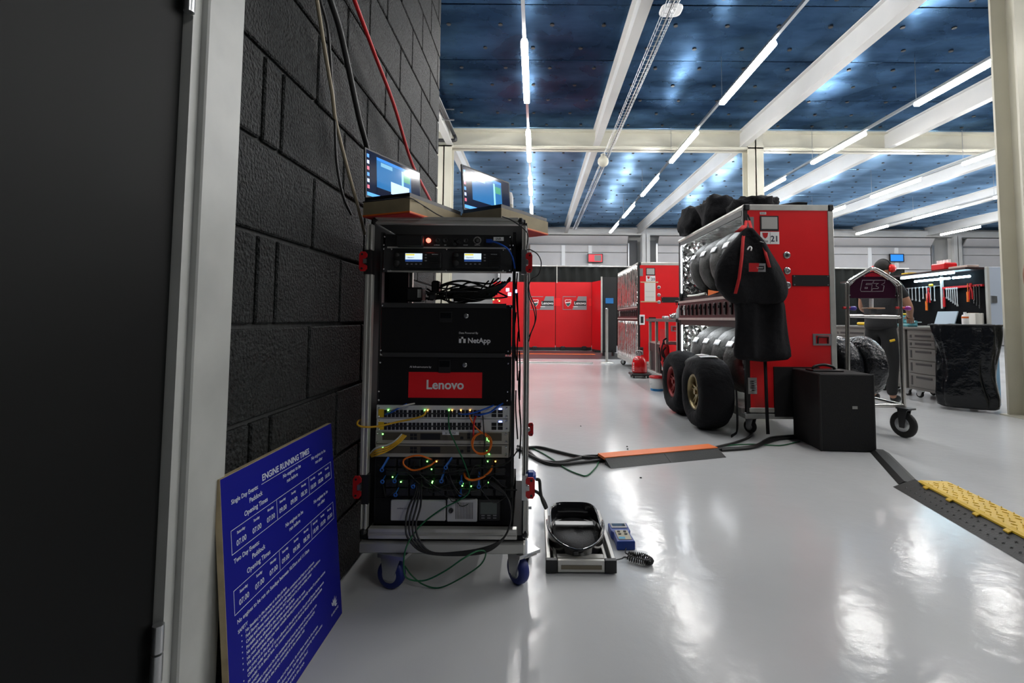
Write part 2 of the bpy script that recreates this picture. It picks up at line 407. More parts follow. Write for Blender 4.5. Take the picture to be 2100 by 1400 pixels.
# ================================================================== CEILING LIGHTS
ROWS = [(-2.85, 'the row beyond the block wall', -1), (-0.15, 'the leftmost row above the server rack', 0), (2.53, 'the row over the red tyre cabinets', -4),
        (5.2, 'the third row from the left', -4), (8.05, 'the fourth row from the left', -1), (11.0, 'the fifth row from the left', 0), (13.9, 'the far right row', 0)]
ORD = ['first', 'second', 'third', 'fourth', 'fifth', 'sixth']
LZ = 3.88
FRONT = {2: (-1, -3), 3: (-1, -2), 4: (-1,)}      # unseen lamps carrying the rows on, picked for the light they give
lp = None
for ri, (x, nm, k0) in enumerate(ROWS):
    b = MB(); b.bb((x - .018, 0.2 if k0 > -2 else -4.9, LZ + .063), (x + .018, 15.8, LZ + .10))
    T = b.build('light_track', M_steel, None, label='thin steel lighting track carrying %s' % nm, cat='light track', group='lighting tracks')
    for y in [1.5 + 2.52 * j for j in range(6)]:
        MB().cyl((x, y, LZ + .1), (x, y, CZ - .006), .004, 5).build('suspension_wire', M_steel, T)
    for k in range(min(k0, 0), 5):
        if ri == 0 and (k > 3 or k < 0): continue
        if k < 0 and k not in FRONT.get(ri, ()): continue
        y0 = 5.08 + 2.52 * k
        if lp is None:
            lp = thing('strip_light', 'x', 'ceiling light', (x, y0, LZ), 0, 'lit strip lights on the ceiling tracks')
            MB().bb((-.027, .002, .0565), (.027, 1.458, .0625)).build('housing', M_white, lp, local=True)
            d = MB(); pr = [(-.025, .056), (-.039, .020), (-.029, 0), (.029, 0), (.039, .020), (.025, .056)]
            d.add([(px, y, pz) for y in (0, 1.46) for px, pz in pr], [(i, i + 1, 7 + i, 6 + i) for i in range(5)] + [(0, 1, 2, 3, 4, 5), (11, 10, 9, 8, 7, 6)])
            d.build('diffuser', M_lamp, lp, local=True)
            o = lp
        else:
            o = copy_tree(lp)
        o.location = (x, y0, LZ); o['label'] = ('lit white strip light, %s from the front in %s' % (ORD[k], nm)) if k >= 0 else ('lit white strip light behind the viewer, %s in %s' % (ORD[-k - 1], nm))

# ================================================================== CEILING EXTRAS
t = thing('wire_cable_tray', 'wire basket cable tray hanging along the beam over the aisle', 'cable tray', (1.33, 2, 4.05))
b = MB()
for dx in (-.05, 0, .05): b.cyl((1.33 + dx, 1, 4.05), (1.33 + dx, 17, 4.05), .004, 5)
for dx in (-.055, .055): b.cyl((1.33 + dx, 1, 4.10), (1.33 + dx, 17, 4.10), .004, 5)
b.build('long_wires', M_steel, t)
b = MB()
for j in range(160):
    y = 1 + j * .1; b.tube([(1.275, y, 4.1), (1.275, y, 4.05), (1.385, y, 4.05), (1.385, y, 4.1)], .003, 4, 1)
b.build('cross_wires', M_steel, t, kind='stuff')
MB().tube([(1.32, 1, 4.065), (1.34, 8, 4.06), (1.31, 17, 4.065)], .012, 6).build('tray_cable', M_black, t)
P = at(1376, 24, 5.0)
t = thing('wireless_access_point', 'white rounded wireless access point hanging below the cable tray', 'access point', P)
s_ = [(math.copysign(abs(math.cos(a)) ** .6, math.cos(a)) * .118, math.copysign(abs(math.sin(a)) ** .6, math.sin(a)) * .105) for a in [2 * math.pi * i / 28 for i in range(28)]]
MB().prism(s_, Matrix.Translation((0, 0, 0)), .03).build('body', M_whitep, t, local=True, bevel=.012)
MB().box((0, -.02, -.003), (.022, .014, .004)).build('status_light', mat('cool_led', (.9, .95, 1), .4, emis=(.8, .9, 1), es=3), t, local=True)
MB().cyl((0, 0, .03), (0, 0, .55), .005, 6).build('hanger', M_steel, t, local=True)
P = at(1237, 331, 9.2)
t = thing('smoke_detector', 'cream ball shaped detector hanging under the cross beam', 'detector', P)
MB().lathe([(0.0005, -.1)] + [(.105 * math.sin(a), -.105 * math.cos(a)) for a in [R(12 + 12 * i) for i in range(11)]] + [(.05, .1), (.05, .14), (.0005, .14)], 24).build('dome', M_cream, t, local=True, fix=True)
MB().cyl((0, 0, .14), (0, 0, .162), .012, 8).build('stem', M_whitep, t, local=True)
t = thing('conduit_pipe', 'dark conduit bent around the beam beside the far end of the block wall', 'pipe', (-1.5, 9.0, 4.0))
MB().tube([at(892, 190, 7.15), at(912, 236, 8.3), at(928, 270, 9.0), at(934, 284, 9.05), at(928, 288, 9.05), at(880, 287, 9.05)], .035, 8, 4).build('pipe', M_dgrey, t)
b = MB()
for yy in (223, 245): b.rect(880, yy - 1, 931, yy + 1, 8.3, .02)
b.build('bracket', M_steel, t)
# screens hanging on the doors
t = thing('wall_screen', 'small lit red team screen on the white door above the red screens', 'screen', at(1221, 529, YB - .12))
MB().rect(1205, 520, 1236.5, 538, YB - .16, .05).build('bezel', M_black, t)
MB().rect(1207, 521.5, 1235, 536.5, YB - .165, .005).build('picture', mat('screen_red', (.5, .01, .02), .3, emis=(.75, .01, .03), es=.6), t)
MB().rect(1219, 523, 1233, 535, YB - .168, .003).build('picture_grey', mat('screen_grey', (.1, .1, .1), .3, emis=(.12, .12, .12), es=.6), t)
t = thing('wall_screen', 'small lit blue screen on the white door left of the tool bench', 'screen', at(1839, 528, YB - .12))
MB().rect(1825, 520.5, 1854, 536.5, YB - .16, .05).build('bezel', M_black, t)
MB().rect(1827, 522, 1852, 535, YB - .165, .005).build('picture', mat('screen_blue', (.02, .1, .5), .3, emis=(.02, .22, .75), es=.8), t)

# ================================================================== SERVER RACK
YF, YP, YR = 1.73, 1.775, 2.31
def frz(px, py, Y): return FR(at(px, py, Y))      # text frame facing the camera side (-y)
rk = thing('server_rack', 'black flight case server rack with aluminium edges on blue castors by the block wall', 'server rack', flo(905, 1195))
def P_(name, m, *rects, d=.02, Y=YP, ch=0.0, parent=None, **k):
    b = MB()
    for r_ in rects: b.rect(*r_, Y, d, ch)
    return b.build(name, m, parent if parent is not None else rk, **k)
zt = at(900, 447, YF).z; zb = at(900, 1106, YF).z
xl = at(744, 800, YF).x; xr = at(1080, 800, YF).x
M_case = mat('case_laminate', (0.012, 0.012, 0.013), 0.6, spec=.15)
MB().bb((xl + .03, YF + .01, zt - .018), (xr - .01, YR, zt - .002)).build('top_board', M_case, rk)
MB().bb((xl + .004, YF + .03, zb), (xl + .014, YR, zt - .01)).build('side_board', M_case, rk)
MB().bb((xr - .012, YF + .03, zb), (xr - .004, YR, zt - .01)).build('side_board', M_case, rk)
MB().bb((xl, YF + .01, zb - .004), (xr, YR, zb + .012)).build('bottom_board', M_case, rk)
MB().bb((xl + .02, YR - .012, at(900, 556, YR).z), (xr - .02, YR - .004, zt - .018)).build('rear_board', M_case, rk)  # added to block light from behind above the open shelf
# aluminium extrusions: rails and posts, each a ribbed profile
def post(x0, x1, y0, y1, Y=YF, parent=rk, name='edge_post'):
    b = MB(); w_ = (x1 - x0) / 3.0
    b.rect(x0, y0, x0 + w_ * .9, y1, Y, .028, .002); b.rect(x0 + w_ * .9, y0, x0 + w_ * 1.6, y1, Y + .004, .024); b.rect(x0 + w_ * 1.6, y0, x1, y1, Y, .028, .002)
    return b.build(name, M_alu, parent, kind=None)
def rail(x0, x1, y0, y1, Y=YF, name='edge_rail'):
    b = MB(); h_ = (y1 - y0) / 3.0
    b.rect(x0, y0, x1, y0 + h_, Y, .028, .002); b.rect(x0, y0 + h_, x1, y0 + 2 * h_, Y + .004, .024); b.rect(x0, y0 + 2 * h_, x1, y1, Y, .028, .002)
    return b.build(name, M_alu, rk)
rail(769, 1064, 446, 458)
post(751, 764, 459, 512); post(744, 759, 562, 974); post(738, 752, 1034, 1086)
post(1070, 1080, 462, 516); post(1071, 1081, 562, 975); post(1072, 1084, 1026, 1104)
rail(754, 1060, 1086, 1105)
for (x, y0, y1) in ((746, 512, 562), (741, 974, 1034)):
    P_('latch_plate', M_black, (x, y0, x + 15, y1), Y=YF + .002, d=.02)
for (x, y0, y1) in ((1069, 512, 562), (1070, 975, 1026)):
    P_('latch_plate', M_steel, (x, y0, x + 12, y1), Y=YF - .002, d=.02)
# rounded black corners
for (cx, cy) in ((768, 452), (1068, 453), (744, 1092), (1077, 1097)):
    p = at(cx, cy, YF); b = MB(); b.box((p.x, YF + .012, p.z), (.024, .032, .024), ch=.008); b.build('corner', M_black, rk)
# rear posts so the open back reads as a frame
for x in (xl + .012, xr - .012):
    MB().bb((x - .012, YR - .025, zb), (x + .012, YR, zt - .01)).build('rear_post', M_alu, rk)
# mounting rails with screws
P_('mounting_rail', M_blackm, (766, 476, 786, 1080), Y=YP + .004, d=.03)
P_('mounting_rail', M_blackm, (1046, 476, 1058, 1080), Y=YP + .004, d=.03)
scr = None
def screw(px, py, Y=YP, r=.0042):
    global scr
    p = at(px, py, Y)
    if scr is None:
        b = MB(); b.lathe([(.0005, -.004), (.6 * r, -.0036), (.95 * r, -.0018), (r, 0)], 10, Matrix.Rotation(R(-90), 4, 'X'))
        scr = b.build('screw', M_chrome, rk, local=True, fix=True); o = scr
    else:
        o = scr.copy(); link(o, rk)
    o.location = p - rk.location
for (x, y) in [(789, 485), (787, 502), (787, 510), (787, 551), (1046, 486), (1046, 503), (1046, 511), (1045, 554), (1052, 503), (784, 626), (1046, 627), (781, 718), (781, 726), (780, 743), (777, 802), (777, 820), (1042, 720), (1042, 728), (1042, 745), (1041, 803), (1040, 821)]:
    screw(x, y, YP - .002)
# --- control panel with the red lamp
cp = P_('control_panel', M_blackm, (791, 482, 1047, 507), d=.06)
P_('cover_box', M_black, (811, 481, 867, 505), Y=YP - .03, d=.03, ch=.004, parent=cp)
p = at(879, 493, YP)
b = MB(); b.lathe([(.009, 0), (.0085, -.006), (.005, -.0095), (.0005, -.0105)], 14, Matrix.Translation(p) @ Matrix.Rotation(R(-90), 4, 'X')); b.build('warning_lamp', mat('lit_red', (.9, .1, .08), .3, emis=(1, .12, .08), es=3.0), cp, fix=True)
for x in (897, 913, 955):
    p = at(x, 493, YP); b = MB(); b.lathe([(.0085, 0), (.0085, -.004), (.006, -.004), (.006, -.001), (.0005, -.001)], 14, Matrix.Translation(p) @ Matrix.Rotation(R(-90), 4, 'X')); b.build('socket', M_dgrey, cp)
p = at(936, 495, YP); b = MB()
for k in range(4):
    a = k * 1.5; b.cyl(p + Vector((.008 * math.cos(a), 0, .008 * math.sin(a))), p + Vector((.010 * math.cos(a), -.025, .010 * math.sin(a) - .004)), .006, 8)
b.build('plug_cluster', M_black, cp)
p = at(979, 493, YP); b = MB(); b.lathe([(.008, 0), (.007, -.012), (.0005, -.012)], 14, Matrix.Translation(p) @ Matrix.Rotation(R(-90), 4, 'X')); b.build('dial', M_dgrey, cp)
b = MB()
for k in range(20):
    a = 2 * math.pi * k / 20; b.cyl(p + Vector((.0105 * math.cos(a), -.0006, .0105 * math.sin(a))), p + Vector((.015 * math.cos(a), -.0006, .015 * math.sin(a))), .0007, 4)
b.build('dial_marks', M_whitep, cp, kind='stuff')
lb = P_('paper_label', M_whitep, (1012, 486, 1033, 493.5), Y=YP - .001, d=.001, parent=cp)
text('SNR', .0115, M_black, cp, frz(1022, 489.8, YP - .0015))
for x, s in ((896, 'ANTENNA'), (913, 'GPS'), (955, 'ON/OFF'), (979, 'CHANNEL')):
    text(s, .0045, M_whitep, cp, frz(x, 502.5, YP - .0006))
P_('blue_plug', M_blue, (997, 490, 1009, 497), Y=YP - .02, d=.02, parent=cp)
# --- radio panel
rp = P_('radio_panel', M_dgrey, (786, 508, 1050, 557), d=.03)
P_('trim_strip', M_alu, (794, 507.2, 1038, 508.6), (794, 556, 1038, 557.4), Y=YP - .004, d=.006, parent=rp)
for (x, y) in ((803, 511), (916, 511), (1032, 512), (801, 554), (915, 555), (1031, 555)): screw(x, y, YP - .001, .003)
M_lcd = mat('lit_lcd', (.6, .7, .8), .3, emis=(.62, .75, .85), es=.75)
M_lcdb = mat('lcd_dark_blue', (.02, .05, .2), .3, emis=(.02, .06, .22), es=.6)
M_lcdy = mat('lcd_yellow', (.7, .6, .1), .3, emis=(.75, .65, .1), es=.7)
for n, x in enumerate((806, 927)):
    rd = P_('radio', M_black, (x, 517, x + 99, 549), Y=YP - .022, d=.03, ch=.004, parent=rp)
    P_('display', M_lcd, (x + 25, 519.5, x + 60, 536), Y=YP - .0235, d=.002, parent=rd)
    P_('display_band', M_lcdy, (x + 26, 520.5, x + 44, 523.5), Y=YP - .0242, d=.001, parent=rd)
    P_('display_band', M_lcdb, (x + 25, 532, x + 60, 536), Y=YP - .0242, d=.001, parent=rd)
    text('Channel ' + '14'[n], .0065, M_black, rd, frz(x + 36, 528, YP - .0245), align='CENTER')
    for (kx, ky, r_) in ((x + 9, 523, .008), (x + 8, 540, .0105)):
        p = at(kx, ky, YP - .022); b = MB(); b.lathe([(r_ * 1.1, 0), (r_, -.012), (r_ * .8, -.014), (.0005, -.014)], 14, Matrix.Translation(p) @ Matrix.Rotation(R(-90), 4, 'X')); b.build('knob', M_rubber, rd)
    for j in range(4): P_('key', M_greyp, (x + 27 + j * 9.2, 540, x + 31 + j * 9.2, 542.4), Y=YP - .0235, d=.002, parent=rd)
    for j in range(3): P_('key', M_greyp, (x + 65, 521 + j * 6, x + 69, 523.4 + j * 6), Y=YP - .0235, d=.002, parent=rd)
    for j in range(6): P_('speaker_slot', M_blackm, (x + 76, 526 + j * 3.6, x + 95, 528 + j * 3.6), Y=YP - .0245, d=.004, parent=rd)
    text('RADIO'.replace('RADIO', 'MOTOROLA'), .004, M_whitep, rd, frz(x + 86, 521.5, YP - .0225))
# --- open shelf with adapters and the tangle
zs = at(900, 623, YP).z; sx0, sx1 = at(784, 600, YP).x, at(1050, 600, YP).x
sh = MB().bb((sx0, YP + .005, zs - .012), (sx1, YP + .32, zs - .002)).build('cable_shelf', M_blackm, rk)
P_('shelf_lip', M_dgrey, (783, 622.5, 1038, 630), Y=YP - .004, d=.012, parent=sh)
P_('adapter', M_black, (832, 589, 866, 618), Y=YP + .05, d=.06, ch=.006, parent=sh)
P_('adapter_face', M_chrome, (856, 593, 864, 610), Y=YP + .045, d=.006, parent=sh)
P_('adapter', M_black, (884, 575, 900, 600), Y=YP + .08, d=.05, ch=.006, parent=sh)
P_('adapter', M_dgrey, (878, 600, 891, 616), Y=YP + .04, d=.05, ch=.006, parent=sh)
P_('back_plate', M_dgrey, (790, 559, 838, 622), Y=YP + .18, d=.006, parent=sh)
b = MB(); rr = random.Random(3)
for i in range(26):
    x0 = rr.uniform(860, 930); y0 = rr.uniform(590, 618); x1 = rr.uniform(1000, 1042); y1 = rr.uniform(570, 612); Y0 = YP + rr.uniform(.03, .2)
    mx, my = (x0 + x1) / 2 + rr.uniform(-20, 20), rr.uniform(580, 618)
    b.tube([at(x0, y0, Y0), at(mx - 20, my + rr.uniform(-12, 6), Y0 - .02), at(mx + 25, my + rr.uniform(-8, 6), Y0), at(x1, y1, YP + .03 + rr.uniform(0, .1))], rr.uniform(.0022, .0042), 6, 6)
for i in range(7):
    y = 596 + i * 3.2
    b.tube([at(1046, 575 - i, YP + .03), at(1030, 583 + i, YP + .02 + i * .006), at(985, y, YP + .03 + i * .006), at(930, min(y + 6, 616), YP + .05)], .0042, 6, 6)
b.build('cable_tangle', M_black, sh, kind='stuff')
M_ledb = mat('led_blue', (.3, .4, 1), .3, emis=(.25, .35, 1), es=6); M_ledg = mat('led_green', (.2, 1, .2), .3, emis=(.2, 1, .15), es=4); M_ledr = mat('led_red', (1, .1, .05), .3, emis=(1, .1, .05), es=3)
M_ledo = mat('led_amber', (1, .5, .1), .3, emis=(1, .45, .08), es=4)
def leds(parent, m, pts, Y, s=1.4, name='indicator'):
    for (x, y) in pts: P_(name, m, (x - s, y - s, x + s, y + s), Y=Y, d=.002, parent=parent)
leds(sh, M_ledb, [(1041, 594), (1045, 603), (1057, 597)], YP + .02, 3.2)
leds(sh, M_ledg, [(1024, 617), (1012, 614)], YP + .0, 1.2); leds(sh, M_ledr, [(1021, 614)], YP + .0, 1.2)
# --- two blank doors with the sponsor lettering
for (y0, y1, nm) in ((630.5, 725, 'upper'), (731.5, 830, 'lower')):
    dr = P_('blank_door', M_case, (780 if nm == 'upper' else 776, y0, 1049, y1), d=.016, ch=.002)
    if nm == 'upper':
        P_('door_lip', M_dgrey, (784, 724.5, 1036, 731.3), Y=YP - .005, d=.012, parent=dr)
        P_('recess_pull', M_black, (901, 639, 927, 661), Y=YP - .002, d=.004, parent=dr); P_('pull_hole', M_glass, (903, 641, 925, 652), Y=YP - .003, d=.004, parent=dr)
        kx, ky = 956, 647.5
        text('Data Powered By', .0098, M_whitep, dr, frz(941, 682.5, YP - .001), align='LEFT')
        text('NetApp', .0255, M_whitep, dr, frz(959, 698.5, YP - .001), align='LEFT', bold=.0007)
        P_('emblem', M_whitep, (941, 690.5, 955, 694.5), (941, 690.5, 946, 703), (950, 690.5, 955, 703), Y=YP - .001, d=.001, parent=dr)
    else:
        P_('recess_pull', M_black, (899, 738, 924, 764), Y=YP - .004, d=.006, parent=dr); P_('pull_hole', M_glass, (901, 740, 922, 752), Y=YP - .005, d=.004, parent=dr)
        kx, ky = 953, 748
        text('AI Infrastructure by', .0098, M_whitep, dr, frz(840, 752, YP - .001), align='LEFT')
        P_('logo_plate', mat('logo_red', (.88, .008, .014), .45), (837, 763.5, 989, 815), Y=YP - .001, d=.001, parent=dr)
        text('Lenovo', .0455, M_whitep, dr, frz(912.5, 789.5, YP - .0018), bold=.0011)
    p = at(kx, ky, YP); b = MB(); b.lathe([(.009, 0), (.0085, -.003), (.004, -.0035), (.0005, -.0035)], 16, Matrix.Translation(p) @ Matrix.Rotation(R(-90), 4, 'X')); b.build('lock', M_steel, dr)
# --- two switches
M_sw = mat('switch_silver', (.68, .69, .67), .4, .1); M_swt = mat('router_beige', (.45, .43, .37), .42, .05)
M_port = mat('port_black', (.008, .008, .01), .5)
for n, (y0, y1) in enumerate(((832.5, 857.5), (858.5, 883))):
    sw = P_('network_switch', M_sw, (772, y0, 1045, y1), Y=YP - .006, d=.25)
    P_('yellow_end', M_yellow, (775.5, y0 + 6.5, 787.5, y1 - 2), Y=YP - .0075, d=.004, parent=sw)
    b = MB()
    for g in range(4):
        for i in range(6):
            for r_ in range(2):
                x = 787 + g * 50.5 + i * 8.1; y = y0 + 8 + r_ * 8.2; b.rect(x, y, x + 6.6, y + 6.4, YP - .0068, .004)
    b.build('port_rows', M_port, sw, kind='stuff')
    P_('port_divider', M_dgrey, (787, y0 + 14.6, 987, y0 + 16.0), Y=YP - .0072, d=.003, parent=sw)
    for (x, r_) in [(x, r_) for x in (1008, 1021) for r_ in (0, 1)]:
        P_('uplink_port', M_port, (x, y0 + 8 + r_ * 8, x + 10, y0 + 14.6 + r_ * 8), Y=YP - .0072, d=.003, parent=sw)
    P_('mode_light', M_ledb, (1023, y0 + 5, 1029, y0 + 7), Y=YP - .0074, d=.002, parent=sw)
    leds(sw, M_ledg, [(796, y0 + 8.5), (871, y0 + 8.5), (921, y0 + 8.5)] if n == 0 else [], YP - .009, 1.3)
    leds(sw, M_ledo, [(877, y0 + 8.5), (927, y0 + 8.5), (945, y0 + 8.5), (964, y0 + 8.5)] if n == 0 else [], YP - .009, 1.1)
    for x in (777, 1039):
        for y in (y0 + 4, y1 - 4): screw(x, y, YP - .007)
for n, (y0, y1) in enumerate(((883.8, 910.5), (911, 936))):
    sw = P_('network_router', M_swt, (770, y0, 1043, y1), Y=YP - .004, d=.25)
    P_('face_recess', mat('router_recess', (.10, .085, .06), .5), (784, y0 + 4, 1029, y0 + 18), Y=YP - .0048, d=.003, parent=sw)
    P_('module', M_port, (862, y0 + 5, 903, y0 + 17), Y=YP - .0055, d=.003, parent=sw)
    for (x, y) in [(841 + 7.6 * i, y0 + 5 + 7 * j) for i in range(2) for j in range(2)] + [(958, y0 + 4), (958, y0 + 10.5), (944, y0 + 11)]:
        P_('port', M_port, (x, y, x + 6.4, y + 5.6), Y=YP - .0056, d=.003, parent=sw)
    leds(sw, M_ledg, [(785, y0 + 6), (999, y0 + 14), (999, y0 + 18), (1003, y0 + 20)], YP - .006, 1.2)
    for x in (774, 1038):
        for y in (y0 + 5, y1 - 5): screw(x, y, YP - .005)
    if n == 0:
        P_('paper_label', M_whitep, (907, y0 + 1, 941, y0 + 7.5), Y=YP - .0065, d=.001, parent=sw); text('SC RT PW', .0085, M_black, sw, frz(924, y0 + 4.4, YP - .007))
# --- servers with blue pull tabs
sv = P_('server', M_case, (770, 937, 1046, 978), Y=YP, d=.3)
sv2 = P_('server', M_case, (770, 979, 1046, 1021), Y=YP, d=.3)
for s_, y0 in ((sv, 937), (sv2, 979)):
    for i in range(10):
        P_('drive_bay', M_blackm, (790 + i * 25, y0 + 4, 812 + i * 25, y0 + 20), Y=YP - .006, d=.008, ch=.002, parent=s_)
        P_('drive_bay', M_blackm, (790 + i * 25, y0 + 22, 812 + i * 25, y0 + 38), Y=YP - .006, d=.008, ch=.002, parent=s_)
M_tab = mat('blue_pull_tab', (.02, .14, .55), .45)
for (x, y, dx, dy) in [(797, 937, -14, 24), (790, 975, -6, 10), (815, 972, -6, 12), (817, 1000, -6, 12), (853, 989, -6, 6), (927, 938, -13, 18), (912, 964, -7, 20), (946, 975, 0, 12), (946, 997, -2, 14), (982, 967, 0, 28)]:
    b = MB(); a0 = at(x, y, YP - .008); a1 = at(x + dx, y + dy, YP - .03)
    b.tube([a0, a0.lerp(a1, .5), a1], 0, 4, 1, prof=[(.004, .0012), (.004, -.0012), (-.004, -.0012), (-.004, .0012)])
    M_ = Matrix.Translation(a1 + Vector((0, 0, -.004))) @ Matrix.Rotation(R(90), 4, 'X')
    b.lathe([(.0035, -.0012), (.0075, -.0012), (.0075, .0012), (.0035, .0012), (.0035, -.0012)], 14, M_)
    b.build('pull_tab', M_tab, sv if y < 960 else sv2)
b = MB(); rr = random.Random(11)
for i in range(22):
    x0 = rr.uniform(778, 1000); x1 = x0 + rr.uniform(30, 120); y0 = rr.uniform(942, 1000); y1 = rr.uniform(955, 1025)
    b.tube([at(x0, y0, YP - .006), at(x0 + 6, y0 + rr.uniform(5, 25), YP - rr.uniform(.012, .03)), at((x0 + x1) / 2, max(y0, y1) + rr.uniform(-8, 18), YP - rr.uniform(.015, .035)), at(min(x1, 1040), y1, YP - .008)], rr.uniform(.0012, .0026), 5, 5)
for i in range(8):
    x0 = 1056 + rr.uniform(0, 10); b.tube([at(x0, 560 + 40 * i, YP + .04), at(x0 + rr.uniform(-4, 4), 600 + 40 * i, YP + .03), at(x0 + rr.uniform(-3, 5), 660 + 40 * i, YP + .04)], .0028, 5, 5)
b.build('lead_tangle', M_black, sv, kind='stuff')
leds(sv, M_ledg, [(805, 978), (885, 962), (887, 987), (822, 988), (943, 990), (949, 991), (948, 996), (1002, 989), (966, 997), (1000, 946), (886, 990), (876, 946)], YP - .012, 1.2)
leds(sv, M_ledo, [(895, 946), (1016, 946)], YP - .012, 1.2)
# --- power supply at the bottom
up = P_('power_supply', M_case, (768, 1023, 1050, 1074), Y=YP - .004, d=.35)
P_('grey_cover', mat('ups_grey', (.62, .62, .62), .45), (800, 1026, 914, 1068), Y=YP - .012, d=.012, ch=.003, parent=up)
vg = P_('vent_cover', mat('ups_grey', (.62, .62, .62), .45), (916, 1024, 979, 1070), Y=YP - .014, d=.012, ch=.003, parent=up)
for i in range(12): P_('vent_slot', M_port, (934 + i * 3.1, 1030, 935.6 + i * 3.1, 1064), Y=YP - .0146, d=.003, parent=vg)
p = at(925, 1046, YP - .014); b = MB(); b.lathe([(.0085, 0), (.0085, -.005), (.0055, -.005), (.0055, -.002), (.0005, -.002)], 14, Matrix.Translation(p) @ Matrix.Rotation(R(-90), 4, 'X')); b.build('power_button', M_dgrey, up)
lc = P_('display_panel', M_black, (981, 1024, 1026, 1068), Y=YP - .012, d=.01, ch=.002, parent=up)
P_('display', mat('lcd_grey', (.10, .12, .11), .25), (985, 1030, 1019, 1054), Y=YP - .013, d=.003, parent=lc)
for i in range(3):
    for j in range(2): P_('key', M_greyp, (987 + i * 12, 1056 + j * 5, 994 + i * 12, 1058 + j * 5), Y=YP - .0136, d=.003, parent=lc)
text('online ups', .009, M_greyp, up, frz(825, 1042, YP - .0126))
# --- base plate and castors
pz = at(900, 1133, YF).z
MB().bb((at(737, 1120, YF).x, YF - .01, pz), (at(1076, 1120, YF).x, YR + .02, pz + .036), ch=.004).build('base_plate', mat('base_alu', (.5, .5, .47), .38, .6), rk)
def caster(parent, pos, r, wm, rz=0.0, top=0.0, w_=.045, brake=True, fm=M_steel):
    """castor whose wheel touches z = pos.z; its fork reaches up to z = top (world coordinates)"""
    M_ = Matrix.Translation(pos) @ Matrix.Rotation(rz, 4, 'Z')
    b = MB(); z1 = top - pos[2]
    b.box((0, -.02, z1 - .006), (.09, .10, .012), M=M_)
    for sx in (-1, 1):
        b.add([(sx * (w_ / 2 + .003), -.045, z1 - .014), (sx * (w_ / 2 + .003), .03, z1 - .014), (sx * (w_ / 2 + .003), .018, r * .75), (sx * (w_ / 2 + .003), -.018, r * .75),
               (sx * (w_ / 2 + .008), -.045, z1 - .014), (sx * (w_ / 2 + .008), .03, z1 - .014), (sx * (w_ / 2 + .008), .018, r * .75), (sx * (w_ / 2 + .008), -.018, r * .75)],
              [(0, 1, 2, 3), (7, 6, 5, 4), (0, 4, 5, 1), (1, 5, 6, 2), (2, 6, 7, 3), (3, 7, 4, 0)], M=M_)
    b.box((0, -.01, z1 - .018), (w_ + .016, .075, .008), M=M_)
    ca = b.build('castor', fm, parent)
    MW = M_ @ Matrix.Translation((0, 0, r))
    MB().lathe([(.0005, -w_ / 2), (r * .8, -w_ / 2), (r * .94, -w_ * .42), (r, -w_ * .15), (r, w_ * .15), (r * .94, w_ * .42), (r * .8, w_ / 2), (.0005, w_ / 2)], 28, MW, 'X').build('wheel', wm, ca, fix=True)
    MB().lathe([(.0005, -w_ * .56), (r * .3, -w_ * .56), (r * .55, -w_ * .52), (r * .55, w_ * .52), (r * .3, w_ * .56), (.0005, w_ * .56)], 18, MW, 'X').build('hub', M_steel, ca, fix=True)
    if brake:
        q = MB(); q.box((0, -.075, z1 - .03), (.05, .055, .006), M=M_ @ Matrix.Rotation(R(-14), 4, 'X')); q.box((0, -.075, z1 - .024), (.03, .03, .006), M=M_ @ Matrix.Rotation(R(-14), 4, 'X')); q.build('brake_pedal', M_chrome, ca)
    return ca
for (px, Y, rz, br) in ((803, 1.755, R(75), False), (1062, 1.79, R(38), True), (815, 2.22, 0, False), (1068, 2.22, 0, False)):
    p = at(px, 1195, Y); caster(rk, (p.x, Y, 0), .05, M_bluew, rz, pz, .036, br)
# --- red latches on the posts
def butterfly(px0, py0, px1, py1, Y, side):
    a = at(px0, py1, Y); b_ = at(px1, py0, Y); w_ = b_.x - a.x; h_ = b_.z - a.z
    poly = [(0, .12), (.25, 0), (.8, 0), (1, .15), (1, .85), (.8, 1), (.25, 1), (0, .88), (0, .72), (.38, .62), (.38, .38), (0, .28)]
    if side < 0: poly = [(1 - x, y) for x, y in poly][::-1]
    b = MB().prism([(x * w_, y * h_) for x, y in poly], FR((a.x, Y, a.z)), .006)
    o = b.build('latch', M_redpl, rk)
    for yy in (.14, .86):
        xx = .62 if side > 0 else .38
        c = Vector((a.x + w_ * xx, Y, a.z + h_ * yy)); MB().cyl(c + Vector((0, -.0085, 0)), c + Vector((0, -.0055, 0)), w_ * .14, 8).build('rivet', M_black, o)
    MB().bb((a.x + w_ * (.05 if side > 0 else .6), Y - .012, a.z + h_ * .4), (a.x + w_ * (.4 if side > 0 else .95), Y - .002, a.z + h_ * .62)).build('latch_hub', M_steel, o)
butterfly(737, 516, 754, 556, YF - .008, -1); butterfly(1078, 518, 1092, 559, YF - .008, 1)
butterfly(724, 975, 742, 1021, YF - .008, -1); butterfly(1078, 978, 1097, 1021, YF - .008, 1)
butterfly(1083, 866, 1094, 893, YF + .22, 1)
MB().rect(1078, 970, 1099, 990, YF + .06, .05, .01).build('power_inlet', M_blue, rk)

